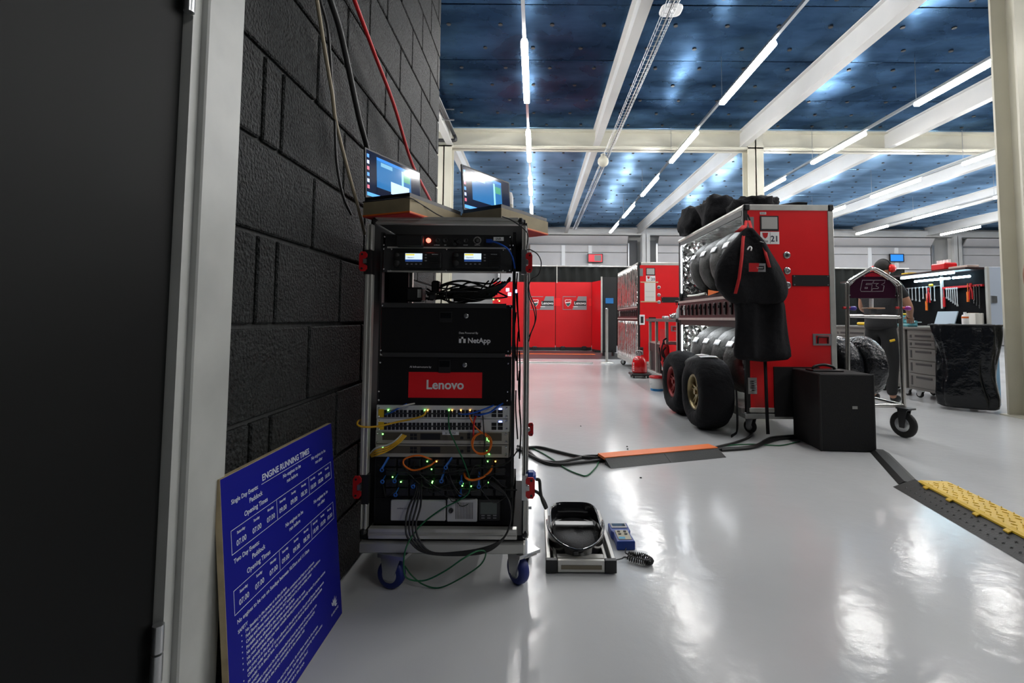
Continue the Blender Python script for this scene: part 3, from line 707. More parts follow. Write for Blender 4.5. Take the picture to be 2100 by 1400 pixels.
# --- patch cables
YCB = YP - .03
M_cy = mat('cable_yellow', (.75, .42, .02), .4); M_cg = mat('cable_green', (.004, .12, .04), .4); M_co = mat('cable_orange', (.85, .18, .01), .4)
M_cb = mat('cable_blue', (.01, .10, .55), .4); M_cw = mat('cable_white', (.6, .6, .55), .4); M_cr = mat('cable_red', (.6, .01, .015), .4); M_ck = mat('cable_black', (.012, .012, .012), .45); M_ccr = mat('cable_cream', (.33, .28, .19), .5)
def pc(label, m, pts, r=.0028, name='network_cable', group='patch cables on the server rack'):
    return cable(name, [at(x, y, YCB + (q[0] if q else 0)) for (x, y, *q) in pts], r, m, label, 'cable', group)
pc('yellow cable looping left out of the top switch', M_cy, [(873, 843, .02), (869, 851), (850, 858), (815, 865), (775, 874, -.02), (745, 875, -.03), (733, 870, -.03), (736, 862, 0), (748, 860, .05)], .0034)
pc('long green cable from the top switch down to the floor', M_cg, [(921, 843, .02), (920, 860), (922, 882), (932, 905), (946, 935), (958, 965), (963, 985), (961, 1010), (940, 1026), (905, 1044), (870, 1070), (848, 1095, -.06), (832, 1125, -.1), (828, 1160, -.1), (835, 1185, -.1), (870, 1190, -.1), (910, 1172, -.12), (950, 1145, -.13), (978, 1130, -.1), (996, 1132, -.08), (985, 1158, -.06), (940, 1188, -.03), (900, 1205, 0), (868, 1198, 0), (845, 1180, .0), (830, 1160, 0)], .0026)
pc('white cable running up left of the top switch', M_cw, [(797, 846, .02), (810, 838), (830, 831), (850, 827, .03)])
pc('dark blue cable under the white one at the top switch', M_cb, [(790, 850, .02), (805, 844), (820, 835), (834, 828, .03)])
pc('bright blue cable arching to the right of the top switch', M_cb, [(972, 850, .02), (985, 850), (1005, 845), (1020, 834), (1031, 827, .03)], .0034)
pc('blue cable lying below the bright blue one', M_cb, [(941, 848, .02), (955, 849), (975, 845), (995, 838), (1012, 831, .03)], .003)
pc('red cable hanging down from the top switch to the routers', M_cr, [(977, 850, .02), (972, 866), (971, 885), (971, 898, .01)], .0034)
pc('thin orange cable from the switch to the orange loop', M_co, [(964, 845, .02), (964, 855), (971, 870), (982, 882), (992, 890), (1003, 900), (1006, 912), (1000, 925), (985, 929), (972, 922), (970, 908), (975, 895), (988, 888), (998, 893)], .0026)
pc('second orange cable coiled in the orange loop beside the routers', M_co, [(995, 888, .02), (1006, 898), (1008, 912), (1000, 928), (983, 931), (970, 920), (968, 902), (978, 890), (990, 886, .01)], .0026)
pc('orange cable looped on the left above the servers', M_co, [(893, 946, .02), (880, 955), (850, 964), (830, 955), (828, 943), (842, 936), (862, 934), (885, 942, .01)], .0032)
pc('orange cable sagging on the right over the servers', M_co, [(952, 970, .02), (956, 980), (970, 984), (990, 978), (1005, 966), (1010, 955, .01)], .0042)
for i in range(4):
    pc('yellow cable bundled with white ones left of the routers, %s' % ['topmost', 'second down', 'third down', 'lowest'][i], M_cy if i != 0 else M_cw, [(824 + i * 3, 890 + i, .02), (812 + i * 2, 902 + i * 2), (795, 912 + i * 4), (772, 918 + i * 5, -.01), (759 + i, 930 + i * 2, .02)], .003)
for i in range(4):
    pc('black power lead drooping below the servers, %s' % ['leftmost', 'second', 'third', 'fourth'][i], M_ck, [(855 + i * 3, 985, .02), (852 + i * 4, 1010, -.01), (838 + i * 8, 1040, -.02), (832 + i * 7, 1075, -.05), (838 + i * 7, 1105, -.07), (870 + i * 5, 1132, -.08), (940, 1138 - i * 2, -.08), (1000, 1130 - i * 3, -.08), (1035, 1100, -.06), (1048, 1060, -.03), (1040, 1020, 0), (1020 - i * 4, 995, .01), (1003, 985, .02)], .0034, 'power_lead')
pc('thin black lead crossing in front of the blue tabs', M_ck, [(775, 952, .02), (800, 965), (850, 968), (890, 972), (940, 964), (985, 958), (1020, 956), (1045, 945), (1060, 925, .03)], .0024, 'power_lead')
pc('thin black lead hanging by the routers on the right', M_ck, [(990, 850, .02), (992, 880), (994, 905), (993, 930), (999, 950, .01)], .0022, 'power_lead')
pc('blue cable curving down right of the control panel', M_cb, [(1005, 493, -.01), (1025, 500, -.03), (1042, 511, -.03), (1052, 530, 0), (1056, 550, .03)], .003)
pc('black cable along the right post of the rack', M_ck, [(1030, 444, -.06), (1050, 452, -.09), (1075, 470, -.09), (1083, 485, -.08), (1080, 510, -.06), (1088, 512, -.06), (1103, 522, -.06), (1110, 540, -.06), (1104, 563, -.05), (1088, 575, -.05), (1083, 600, -.05), (1096, 640, -.05), (1096, 665, -.05), (1085, 690, -.04)], .002, 'power_lead')
pc('second black cable hanging by the right post', M_ck, [(1083, 560, -.04), (1086, 600, -.05), (1098, 630, -.05), (1099, 655, -.05), (1090, 680, -.05), (1084, 700, -.04)], .002, 'power_lead')
pc('black mains lead from the blue inlet down to the floor scale', M_ck, [(1099, 982, .1), (1106, 985, .1), (1108, 1005, .1), (1112, 1025, .12), (1119, 1042, .14)], .006, 'power_lead')
pc('second black mains lead beside the blue inlet', M_ck, [(1096, 1006, .1), (1106, 1012, .12), (1116, 1028, .14), (1121, 1040, .16)], .006, 'power_lead')
# cables on the block wall
def wc(label, m, pts, r): cable('wall_cable', [onx(x, y, XL + .02 + r) for x, y in pts], r, m, label, 'cable')
wc('straight red cable hanging down the block wall', M_cr, [(713, -40), (727, 0), (770, 115), (808, 215), (845, 335), (882, 410), (892, 440)], .008)
wc('cream cable hanging down the block wall', M_ccr, [(640, -40), (650, 0), (664, 90), (681, 190), (688, 245), (706, 320), (722, 380), (736, 430), (748, 480)], .006)
wc('thin black cable beside the cream one on the block wall', M_ck, [(652, -40), (657, 0), (672, 60), (680, 160), (686, 230), (690, 330), (703, 400), (720, 440)], .0045)
wc('thick black cable bundle ending behind the left laptop', M_ck, [(668, -40), (678, 0), (697, 60), (717, 150), (736, 240), (752, 300), (757, 330)], .010)

# ================================================================== LAPTOPS ON THEIR BOXES
M_dark = mat('laptop_shell', (.02, .02, .022), .35, .4)
def laptop(C0, u, v, L, W, zt, scr_h, tilt, label_box, label_lap, variant):
    """C0 near corner of the box on the rack top, u along the hinge, v across to the hinge side"""
    u = Vector((*u, 0)).normalized(); v = Vector((*v, 0)).normalized(); z0 = zt + .001; hb = .058
    def q(a, b, z): return Vector((C0[0], C0[1], 0)) + u * a + v * b + Vector((0, 0, z))
    def slab(a0, a1, b0, b1, za, zb):
        vs = [q(a0, b0, za), q(a1, b0, za), q(a1, b1, za), q(a0, b1, za), q(a0, b0, zb), q(a1, b0, zb), q(a1, b1, zb), q(a0, b1, zb)]
        return MB().add(vs, [(0, 3, 2, 1), (4, 5, 6, 7), (0, 1, 5, 4), (1, 2, 6, 5), (2, 3, 7, 6), (3, 0, 4, 7)])
    bx = thing('laptop_box', label_box, 'box', q(L / 2, W / 2, z0))
    slab(0, L, 0, W, z0 + .008, z0 + hb).build('body', M_khaki, bx, fix=True)
    slab(0, L, 0, W, z0, z0 + .003).build('underside', mat('red_felt', (.5, .03, .03), .8), bx, fix=True)
    slab(-.001, L + .001, -.001, W + .001, z0 + .003, z0 + .008).build('orange_edge', M_orange, bx, fix=True)
    lt = thing('laptop', label_lap, 'laptop', q(L / 2, W / 2, z0 + hb))
    z1 = z0 + hb + .001
    slab(.004, L - .004, .004, W - .002, z1, z1 + .014).build('base', M_dark, lt, fix=True)
    kb = slab(.02, L - .02, .05, W - .05, z1 + .014, z1 + .0148).build('keyboard', M_black, lt, fix=True)
    # screen
    up = (Vector((0, 0, 1)) + v * math.tan(R(tilt))).normalized(); n = u.cross(up)
    if n.dot(-v) < 0: n = -n
    o0 = q(.004, W - .006, z1 + .016)
    def scr(a0, a1, h0, h1, d0, d1):
        vs = [o0 + u * a + up * h + n * d for d in (d0, d1) for (a, h) in ((a0, h0), (a1, h0), (a1, h1), (a0, h1))]
        return MB().add(vs, [(0, 3, 2, 1), (4, 5, 6, 7), (0, 1, 5, 4), (1, 2, 6, 5), (2, 3, 7, 6), (3, 0, 4, 7)])
    Lw = L - .008
    scr(0, Lw, 0, scr_h, -.006, 0).build('lid', M_dark, lt, fix=True)
    def E(nm, c, s): return mat(nm, tuple(min(1, x * .6) for x in c), .08, emis=c, es=s)
    sc_ = scr(.006, Lw - .006, .010, scr_h - .006, 0, .0008).build('screen', E('scr_base', (.004, .007, .02), 1), lt, fix=True)
    def pane(a0, a1, h0, h1, m, k=1): scr(Lw * a0, Lw * a1, scr_h * h0, scr_h * h1, .0008, .0008 + .0003 * k).build('window', m, sc_, fix=True)
    pane(.18, .80, .28, .90, E('scr_sea', (.02, .12, .30), 1), 1)
    pane(.18, .80, .84, .90, E('scr_bar', (.03, .18, .55), 1), 2)
    pane(.62, .655, .30, .82, E('scr_river', (.25, .55, .85), 1), 2)
    pane(.25, .45, .74, .82, E('scr_pale', (.15, .35, .5), 1), 2)
    pane(.66, .78, .60, .76, E('scr_green', (.05, .25, .15), 1), 2)
    if variant:
        pane(.42, .76, .24, .50, E('scr_popup', (.45, .62, .78), 1), 3)
    pane(.02, .34 if variant else .5, .05, .12, E('scr_task', (.1, .35, .95), 1), 1)
    for i in range(6):
        pane(.025, .06, .82 - .125 * i, .89 - .125 * i, E('scr_icon%d' % (i % 3), [(.1, .3, .9), (.5, .6, .9), (.6, .15, .2)][i % 3], 1), 1)
laptop((-.437, 1.655), (.395, .918), (-.918, .395), .335, .205, zt, .185, 3, 'khaki padded box under the left laptop, overhanging the rack', 'open laptop against the block wall with blue desktop on screen', True)
laptop((-.134, 1.815), (.560, .828), (-.828, .560), .325, .200, zt, .188, 5, 'khaki padded box under the right laptop, jutting past the rack', 'open laptop on the right of the rack showing a blue map', False)
t = thing('white_antenna', 'small white rounded antenna standing behind the right laptop', 'antenna', (-.134, 2.225, zt))
MB().lathe([(.0005, 0), (.024, 0), (.024, .20), (.018, .222), (.0005, .226)], 16).build('body', M_whitep, t, local=True, fix=True)
MB().lathe([(.0245, .12), (.0245, .165)], 16).build('band', M_cream, t, local=True)
b = MB(); b.tube([(-.62, 1.715, zt + .052), (-.53, 1.67, zt + .05), (-.44, 1.645, zt + .052), (-.41, 1.72, zt + .045), (-.36, 1.78, zt + .02), (-.30, 1.86, zt + .008)], .0022, 6)
b.build('power_lead', M_ck, None, label='thin black lead draped along the left laptop box', cat='cable', group='patch cables on the server rack')
b = MB(); b.tube([(-.29, 1.80, zt + .004), (-.22, 1.775, zt + .006), (-.16, 1.77, zt + .003), (-.09, 1.75, zt + .004)], .0025, 6)
b.build('power_lead', M_ck, None, label='twisted lead lying on the rack top between the laptop boxes', cat='cable', group='patch cables on the server rack')

# ================================================================== BLUE SIGN BOARD
BW, BH = .556, .597
pb = Vector((-.608, 1.045, .002)); pt = Vector((XL + .024, 1.06, .59))
vdir = (pt - Vector((pb.x, pt.y, pb.z))).normalized(); udir = Vector((0, 1, 0)); ndir = udir.cross(vdir)
sb = thing('sign_board', 'blue board of engine running times leaning on the block wall', 'sign board', (pb.x, pb.y + BW / 2, 0))
def bframe(u, v, lift=.0004):   # u from the left edge, v down from the top edge
    return FR(pb + udir * u + vdir * (BH - v) + ndir * lift, udir, vdir)
MB().prism([(0, 0), (BW, 0), (BW, BH), (0, BH)], FR(pb - ndir * .014, udir, vdir), .0138).build('board', M_wood, sb, fix=True)
MB().prism([(.001, .001), (BW, .001), (BW, BH - .001), (.001, BH - .001)], FR(pb - ndir * .0002, udir, vdir), .0004).build('face', M_sign, sb, fix=True)
M_sl = mat('sign_lettering', (.62, .66, .72), .5)
def bt(s, size, u, v, al='CENTER', bold=.00018, **k): return text(s, size, M_sl, sb, bframe(u, v), align=al, ext=.0001, bold=bold, **k)
bt('ENGINE RUNNING TIMES', .0215, .275, .047, bold=.0004)
def bline(u0, v0, u1, v1, t=.0006):
    b = MB(); b.prism([(min(u0, u1) - t, BH - max(v0, v1) - t), (max(u0, u1) + t, BH - max(v0, v1) - t), (max(u0, u1) + t, BH - min(v0, v1) + t), (min(u0, u1) - t, BH - min(v0, v1) + t)], FR(pb + ndir * .0003, udir, vdir), .0002)
    b.build('printed_line', M_sl, sb)
bline(.150, .060, .407, .060)
for r_, (v0, hd) in enumerate(((.118, 'Single Day Events:'), (.243, 'Two Day Events:'))):
    bt(hd, .0140, .033, v0 - .058, 'LEFT')
    bt('Paddock', .0155, .125, v0 - .038); bt('Opening Times', .0155, .125, v0 - .016)
    bt('No engines to be', .0135, .295, v0 - .045); bt('run before', .0135, .295, v0 - .028)
    bt('No engines to be', .0135, .455, v0 - .045); bt('run after', .0135, .455, v0 - .028)
    for (a, b_) in (((.028, v0), (.535, v0)), ((.028, v0 + .05), (.535, v0 + .05)), ((.028, v0), (.028, v0 + .05)), ((.535, v0), (.535, v0 + .05)), ((.212, v0), (.212, v0 + .05)), ((.385, v0), (.385, v0 + .05))): bline(*a, *b_)
    for g, (u0, st, tm) in enumerate(((.063, .06, ('07.00', '07.00', '07.00')), (.240, .057, ('09.00', '09.00', '08.30')), (.410, .048, ('18.00', '18.00', '18.00')))):
        for i in range(3):
            bt(('Saturday', 'Sunday', 'Monday')[i], .0085, u0 + st * i, v0 + .012); bt(tm[i], .0165, u0 + st * i, v0 + .034)
bt('No engines to be run on Sundays between 10.55am and 11.10am', .0125, .035, .312, 'LEFT')
SAFE = ['No Smoking in the garages or in the pit lane', 'Fuel Storage - all fuel must be stored in suitable containers and kept to a minimum', 'Cables and hoses must not trail across walk ways and this must comply with the regulations', 'Portable electrical equipment must be PAT tested and in good working order', 'No animals are allowed in the garages or the pit lane', 'No road vehicles allowed without the appropriate permits to work', 'We strongly advise that you wear suitable hearing protection especially during F1 practice sessions', 'are going on in the pit lane', 'Children under the age of 16 not allowed in the pit lane or on the pit wall During Racing events', 'no under 16 in the pit lane. No unauthorised person to stand on the pit wall during practice', 'Overnight', 'Space heaters must not be left unattended and must be turned off when not in use', 'All electrical appliances must be switched off when leaving the garage overnight', 'Any equipment left in the garage overnight is at the owners risk']
bt('SAFETY', .0105, .036, .333, 'LEFT')
for i, s in enumerate(SAFE):
    v = .346 + i * .0118; ind = i in (7, 9, 10)
    bt(s, .0098, .062, v, 'LEFT')
    if not ind:
        b = MB().cyl(bframe(.048, v) @ Vector((0, 0, 0)), bframe(.048, v) @ Vector((0, 0, .0002)), .0016, 8); b.build('bullet', M_sl, sb)
bt('WASTE', .0105, .036, .520, 'LEFT')
for i, s in enumerate(['Garages must be cleared at the end of the event, do not leave waste in the garages', 'Waste oil must NOT be poured down drains. Use the tanks provided by the refuse point', 'Anyone found disposing of waste in the incorrect way will be fined', 'Tyres must be taken away with you and not left in the garage']):
    bt(s, .0098, .062, .535 + i * .0135, 'LEFT')
b = MB()
for k in range(6):
    a = R(60 + (k - 2.5) * 26); c = math.cos(a); s_ = math.sin(a); L_ = .030 if k in (2, 3) else .026
    b.prism([(.004 * c, .004 * s_), (.55 * L_ * c - .0035 * s_, .55 * L_ * s_ + .0035 * c), (L_ * c, L_ * s_), (.55 * L_ * c + .0035 * s_, .55 * L_ * s_ - .0035 * c)], bframe(.500, .545, .0003), .0002)
b.build('emblem', M_sl, sb)
bt('SILVERSTONE', .0085, .505, .560)

# ================================================================== TYRE CABINETS
def shield(parent, px, py, Y, h_px, name='emblem'):
    """small red, white and green shield with a pale border"""
    c = at(px, py, Y); s = (at(px, py - h_px / 2, Y).z - c.z)
    base = [(-.85, .9), (-.4, 1.0), (0, .95), (.4, 1.0), (.85, .9), (.8, .1), (.45, -.55), (0, -1.0), (-.45, -.55), (-.8, .1)]
    F = FR(c)
    MB().prism([(x * s, y * s) for x, y in base], F, .0006).build(name, M_whitep, parent)
    MB().prism([(x * s * .86, y * s * .88) for x, y in base], FR(c + Vector((0, -.0007, 0))), .0005).build(name + '_field', M_redpl, parent)
    MB().prism([(-.7 * s, .25 * s), (.7 * s, .45 * s), (.72 * s, .2 * s), (-.68 * s, 0)], FR(c + Vector((0, -.0013, 0))), .0004).build(name + '_stripe', M_whitep, parent)
    MB().prism([(-.62 * s, -.1 * s), (.7 * s, .1 * s), (.4 * s, -.5 * s), (0, -.85 * s), (-.4 * s, -.5 * s)], FR(c + Vector((0, -.0013, 0))), .0004).build(name + '_lower', mat('teal_print', (.01, .12, .11), .5), parent)
CASEX0, CASEX1 = 1.71, 2.455
def tyre_cabinet(Y0, Y1, label, sc, open_side):
    """cabinet on castors, its end panel facing the camera at Y0, the open bays on its -x side"""
    cb = thing('tyre_cabinet', label, 'cabinet', ((CASEX0 + CASEX1) / 2, (Y0 + Y1) / 2, 0))
    X0, X1, Z0, Z1 = CASEX0, CASEX1, .155, 1.895
    MB().bb((X0 + .03, Y0, Z0 + .075), (X1 - .045, Y0 + .02, Z1 - .045)).build('end_panel', M_red, cb)
    MB().bb((X0 + .03, Y1 - .02, Z0 + .02), (X1 - .03, Y1, Z1 - .02)).build('end_panel', M_black, cb)
    MB().bb((X1 - .02, Y0 + .02, Z0 + .02), (X1, Y1 - .02, Z1 - .02)).build('rear_panel', M_black, cb)
    MB().bb((X0 + .02, Y0 + .02, Z1 - .03), (X1, Y1, Z1 - .01)).build('top_panel', M_black, cb)
    MB().bb((X0 + .02, Y0 + .02, Z0), (X1, Y1, Z0 + .03)).build('floor_panel', M_alu, cb)
    # aluminium edging
    MB().bb((X0 + .05, Y0 - .006, Z1 - .048), (X1 - .04, Y0 + .03, Z1), ch=.004).build('edge_strip', M_alu, cb)
    MB().bb((X1 - .048, Y0 - .006, Z0), (X1, Y0 + .03, Z1 - .05), ch=.004).build('edge_strip', M_alu, cb)
    MB().bb((X0 + .02, Y0 - .006, Z0 + .035), (X1 - .05, Y0 + .03, Z0 + .075), ch=.004).build('edge_strip', M_alu, cb)
    MB().bb((X0 - .015, Y0 - .01, Z0 - .015), (X1, Y0 + .06, Z0 + .025), ch=.004).build('base_rail', M_grey, cb)
    MB().bb((X0 - .015, Y0 + .06, Z0 - .015), (X0 + .05, Y1, Z0 + .06), ch=.004).build('base_rail', M_grey, cb)
    MB().bb((X0, Y0 - .004, Z0 + .03), (X0 + .035, Y0 + .035, Z1 - .03), ch=.004).build('corner_post', M_black, cb)
    MB().bb((X0, Y1 - .04, Z0 + .03), (X0 + .035, Y1, Z1 - .03), ch=.004).build('corner_post', M_black, cb)
    MB().cyl((X0 + .015, Y0, Z1 - .02), (X0 + .015, Y1, Z1 - .02), .022, 10).build('roller_tube', M_alu, cb)
    for x in (X0 + .03, X1 - .02):
        MB().box((x, Y0 + .01, Z1 - .024), (.05, .05, .054), ch=.01).build('corner_cap', M_black, cb)
    # shelves and the socket strip
    MB().bb((X0 + .03, Y0 + .02, 1.15), (X1 - .02, Y1 - .02, 1.19)).build('shelf', M_black, cb)
    st = MB().bb((X0 - .005, Y0 + .04, .955), (X0 + .05, Y1 - .02, 1.13)).build('socket_strip', mat('dark_red_strip', (.05, .006, .008), .45), cb)
    for z in (.945, 1.14): MB().bb((X0 - .012, Y0 + .03, z - .012), (X0 + .05, Y1 - .01, z + .012)).build('strip_edge', M_alu, st)
    for i in range(13):
        y = Y0 + .12 + i * (Y1 - Y0 - .24) / 12
        b = MB(); b.bb((X0 - .02, y - .022, .985), (X0 - .005, y + .022, 1.10), ch=.006); b.cyl((X0 - .03, y, 1.06), (X0 - .018, y, 1.06), .014, 8)
        b.build('socket', M_white if i == 11 else M_black, st)
    # quilted foil lining
    for (za, zb) in ((.24, .92), (1.20, Z1 - .04)):
        MB().bb((X1 - .04, Y0 + .025, za), (X1 - .022, Y1 - .025, zb)).build('foil_lining', M_foil, cb)
        MB().bb((X0 + .04, Y1 - .04, za), (X1 - .03, Y1 - .024, zb)).build('foil_lining', M_foil, cb)
        MB().bb((X0 + .05, Y0 + .03, zb - .012), (X1 - .04, Y1 - .03, zb)).build('foil_lining', M_foil, cb)
        MB().bb((X0 + .016, Y1 - .050, za + .05), (X0 + .026, Y1 - .042, zb - .05)).build('led_bar', M_led, cb)
        MB().bb((X0 + .004, Y0 + .05, zb - .045), (X0 + .018, Y1 - .05, zb + .01)).build('lamp_lip', M_black, cb)  # lip added to hide the strip behind it
        MB().bb((X0 + .03, Y0 + .15, zb - .026), (X0 + .045, Y1 - .15, zb - .016)).build('led_bar', M_led, cb)  # unseen strip added to brighten the foil lining
    for (x, y, rz) in ((X0 + .08, Y0 + .12, .5), (X1 - .1, Y0 + .1, .2), (X0 + .08, Y1 - .15, .9), (X1 - .1, Y1 - .12, 0)):
        caster(cb, (x, y, 0), .055, M_rubber, rz, Z0 - .01, .036, x < 2)
    # handle, knobs and plates on the end panel
    Q = lambda fx, z: Vector((X0 + fx * (X1 - X0), Y0, z))
    kx = .475
    for z in (1.475, 1.345, 1.225):
        b = MB(); b.lathe([(.0005, -.004), (.02, -.004), (.030, -.002), (.030, 0)], 18, Matrix.Translation(Q(kx, z) + Vector((0, -.001, 0))) @ Matrix.Rotation(R(-90), 4, 'X')); n_ = b.build('recess_cap', M_steel, cb, fix=True)
        b = MB().cyl(Q(kx, z) + Vector((0, -.008, 0)), Q(kx, z), .011 if z > 1.4 else .006, 10); b.build('cap_centre', M_black if z > 1.4 else M_grey, n_)
    bp = MB().bb(Q(.53, 1.22) + Vector((0, -.005, 0)), Q(.94, 1.31)).build('black_plate', M_black, cb)
    for (fx, z) in ((.55, 1.30), (.92, 1.30), (.55, 1.23), (.92, 1.23)):
        MB().cyl(Q(fx, z) + Vector((0, -.008, 0)), Q(fx, z) + Vector((0, -.004, 0)), .006, 8).build('rivet', M_steel, bp)
    hd = MB().bb(Q(.74, .735) + Vector((0, -.006, 0)), Q(.945, .83)).build('recess_handle', M_steel, cb)
    MB().bb(Q(.77, .75) + Vector((0, -.007, 0)), Q(.915, .815) + Vector((0, -.005, 0))).build('recess', M_redpl, hd)
    MB().tube([Q(.79, .75) + Vector((0, -.008, 0)), Q(.79, .80) + Vector((0, -.014, 0)), Q(.79, .805) + Vector((0, -.014, 0)), Q(.90, .805) + Vector((0, -.014, 0)), Q(.90, .75) + Vector((0, -.008, 0))], .006, 8, 1).build('bail', M_black, hd)
    lt = MB().bb(Q(.02, .34) + Vector((0, -.006, 0)), Q(.115, .47)).build('butterfly_latch', M_steel, cb)
    for k in range(5): MB().box(Q(.07, .37 + k * .018) + Vector((0, -.008, 0)), (.05, .006, .010)).build('latch_tab', M_chrome, lt)
    MB().bb(Q(.30, .16), Q(.80, .56) + Vector((0, -.012, 0))).build('power_box', M_black, cb) if open_side else None
    # tags
    tg = MB().bb(Q(.185, 1.675) + Vector((0, -.005, 0)), Q(.39, 1.80)).build('electronic_tag', M_black, cb)
    MB().bb(Q(.20, 1.69) + Vector((0, -.006, 0)), Q(.375, 1.79) + Vector((0, -.004, 0))).build('tag_display', mat('e_paper', (.45, .45, .43), .5), tg)
    lb = MB().bb(Q(.185, 1.565) + Vector((0, -.002, 0)), Q(.395, 1.668)).build('number_label', M_whitep, cb)
    text(sc, .068, mat('navy_print', (.01, .015, .05), .5), cb, FR(Q(.343, 1.607) + Vector((0, -.003, 0))), bold=.001)
    MB().bb(Q(.292, 1.57) + Vector((0, -.0026, 0)), Q(.295, 1.662) + Vector((0, -.002, 0))).build('label_rule', M_black, lb)
    p = Q(.24, 1.635); px = PX + (p.x / Y0) * F_PX
    s = .024
    MB().prism([(-s, s), (s, s), (s * .7, -.4 * s), (0, -s), (-s * .7, -.4 * s)], FR(p + Vector((0, -.003, 0))), .0006).build('emblem', M_redpl, lb)
    text('Exp', .026, M_black, cb, FR(Q(.245, 1.59) + Vector((0, -.003, 0))))
    mp = MB().bb(Q(.035, 1.66) + Vector((0, -.004, 0)), Q(.115, 1.79)).build('hook_plate', M_steel, cb)
    return cb, Q
c21, Q = tyre_cabinet(4.0, 5.84, 'red tyre warmer cabinet numbered 21 with the black coat hanging on it', '21', True)
lbn = MB().bb(Q(.185, 1.812) + Vector((0, -.002, 0)), Q(.255, 1.832)).build('rain_label', M_whitep, c21)
text('RAIN', .018, M_black, c21, FR(Q(.22, 1.822) + Vector((0, -.003, 0))))
c20, Q2 = tyre_cabinet(8.2, 10.2, 'red tyre warmer cabinet numbered 20 further back with silver curtains', '20', False)
M_paper = mat('paper', (.75, .73, .69), .6)
MB().bb(Q2(.15, 1.23) + Vector((0, -.002, 0)), Q2(.40, 1.55)).build('paper_sheet', M_paper, c20)
for z in (1.31, 1.40): MB().bb(Q2(.17, z) + Vector((0, -.003, 0)), Q2(.37, z + .003)).build('printed_line', M_greyp, c20)
for z in (1.22, 1.55): MB().bb(Q2(.06, z) + Vector((0, -.003, 0)), Q2(.46, z + .02)).build('masking_tape', mat('tape', (.6, .42, .25), .6), c20)
MB().bb(Q2(.03, .84) + Vector((0, -.012, 0)), Q2(.15, 1.01), ch=.01).build('white_meter', M_whitep, c20)
MB().bb(Q2(.055, .87) + Vector((0, -.014, 0)), Q2(.12, .98)).build('meter_window', M_dgrey, c20)
MB().bb(Q2(.24, .89) + Vector((0, -.006, 0)), Q2(.40, .97)).build('black_socket', M_black, c20)
# foil curtains closing the bays of cabinet 20, each a wavy sheet
for (za, zb) in ((.22, .90), (1.16, 1.86)):
    for (ya, yb) in ((8.26, 9.15), (9.22, 10.16)):
        rows = []
        for i in range(9):
            z = za + (zb - za) * i / 8
            rows.append([Vector((CASEX0 - .012 + .012 * math.sin(j * 1.3 + i * .2) + .006 * noise.noise((j * .7, i * .5, ya)), ya + (yb - ya) * j / 24, z)) for j in range(25)])
        MB().grid(rows).build('foil_curtain', M_foilc, c20, solid=.004)

# ================================================================== TYRES
def tyre_profile(Ro, W, Ri):
    pts = []
    for i in range(15):
        a = R(-90 - 75 + 150 * i / 14 + 90) ; pts.append((Ro - .06 + .06 * math.cos(a), W / 2 * math.sin(a) / math.sin(R(75))))
    side = [(Ri, -W * .40), (Ri + .03, -W * .50), (Ro - .10, -W * .53)]
    return [(Ri, -W * .3)] + side + pts + [(r, -h) for r, h in side[::-1]] + [(Ri, W * .3)]
def tyre(name, label, c, rz, Ro=.30, W=.20, Ri=.205, m=None, rim=None, tilt=0, group=None, patches=1, patch_a=2.6, lean=0):
    t = thing(name, label, 'tyre', (c[0], c[1], c[2] - Ro), 0, group)
    M_ = Matrix.Translation(c) @ Matrix.Rotation(rz, 4, 'Z') @ Matrix.Rotation(lean, 4, 'Y')
    b = MB(); b.lathe(tyre_profile(Ro, W, Ri), 56, M_, 'X')
    for i, v in enumerate(b.v):          # wrinkled cloth
        n_ = noise.noise(v * 26) * .006 + noise.noise(v * 10) * .008; d = (v - Vector(c)).normalized(); b.v[i] = v + d * n_
    b.build('cover', m or M_cover, t)
    for k in range(patches):
        a = patch_a + k * .55; rows = []
        for i in range(5):
            an = a - .09 + .18 * i / 4
            rows.append([M_ @ Vector((x, (Ro + .006 - .10 * abs(x / W) ** 2.4) * math.cos(an), (Ro + .006 - .10 * abs(x / W) ** 2.4) * math.sin(an))) for x in [W * (-.28 + .14 * j) for j in range(5)]])
        MB().grid(rows).build('white_patch', mat('white_tape', (.75, .76, .78), .4), t, solid=.003)
    if rim:
        mm = rim; b = MB()
        b.lathe([(Ri + .002, -W * .42), (Ri - .01, -W * .45), (Ri - .02, -W * .36), (Ri - .03, -W * .1), (Ri - .03, W * .2), (Ri - .012, W * .42), (Ri + .002, W * .42)], 40, M_, 'X'); rm = b.build('rim', mm, t)
        b = MB(); b.cyl(M_ @ Vector((-W * .34, 0, 0)), M_ @ Vector((W * .1, 0, 0)), .045, 18); b.cyl(M_ @ Vector((-W * .40, 0, 0)), M_ @ Vector((-W * .30, 0, 0)), .022, 12); b.build('hub', mm, rm)
        for k in range(5):
            a = 2 * math.pi * k / 5 + .3
            for off in (-.16, .16):
                p0 = Vector((-W * .26, .04 * math.cos(a + off), .04 * math.sin(a + off))); p1 = Vector((-W * .30, (Ri - .022) * math.cos(a + off * .9), (Ri - .022) * math.sin(a + off * .9)))
                MB().cyl(M_ @ p0, M_ @ p1, .013, 8, .010).build('spoke', mm, rm)
    return t
GU, GL = 'tyres in warmers on the upper bay of cabinet 21', 'tyres in warmers on the lower bay of cabinet 21'
for k, y in enumerate((5.38, 5.07, 4.76, 4.45)):
    nm = ['farthest', 'third', 'second', 'nearest'][k]
    tyre('covered_tyre', 'tyre in dark warmer cover, %s in the upper bay of cabinet 21' % nm, (2.01, y, 1.497), R(90), .30, .235, group=GU, patch_a=.42)
    tyre('covered_tyre', 'tyre in grey warmer cover, %s in the lower bay of cabinet 21' % nm, (2.01, y - .05, .565), R(90), .31, .235, group=GL, patch_a=.52, patches=1)
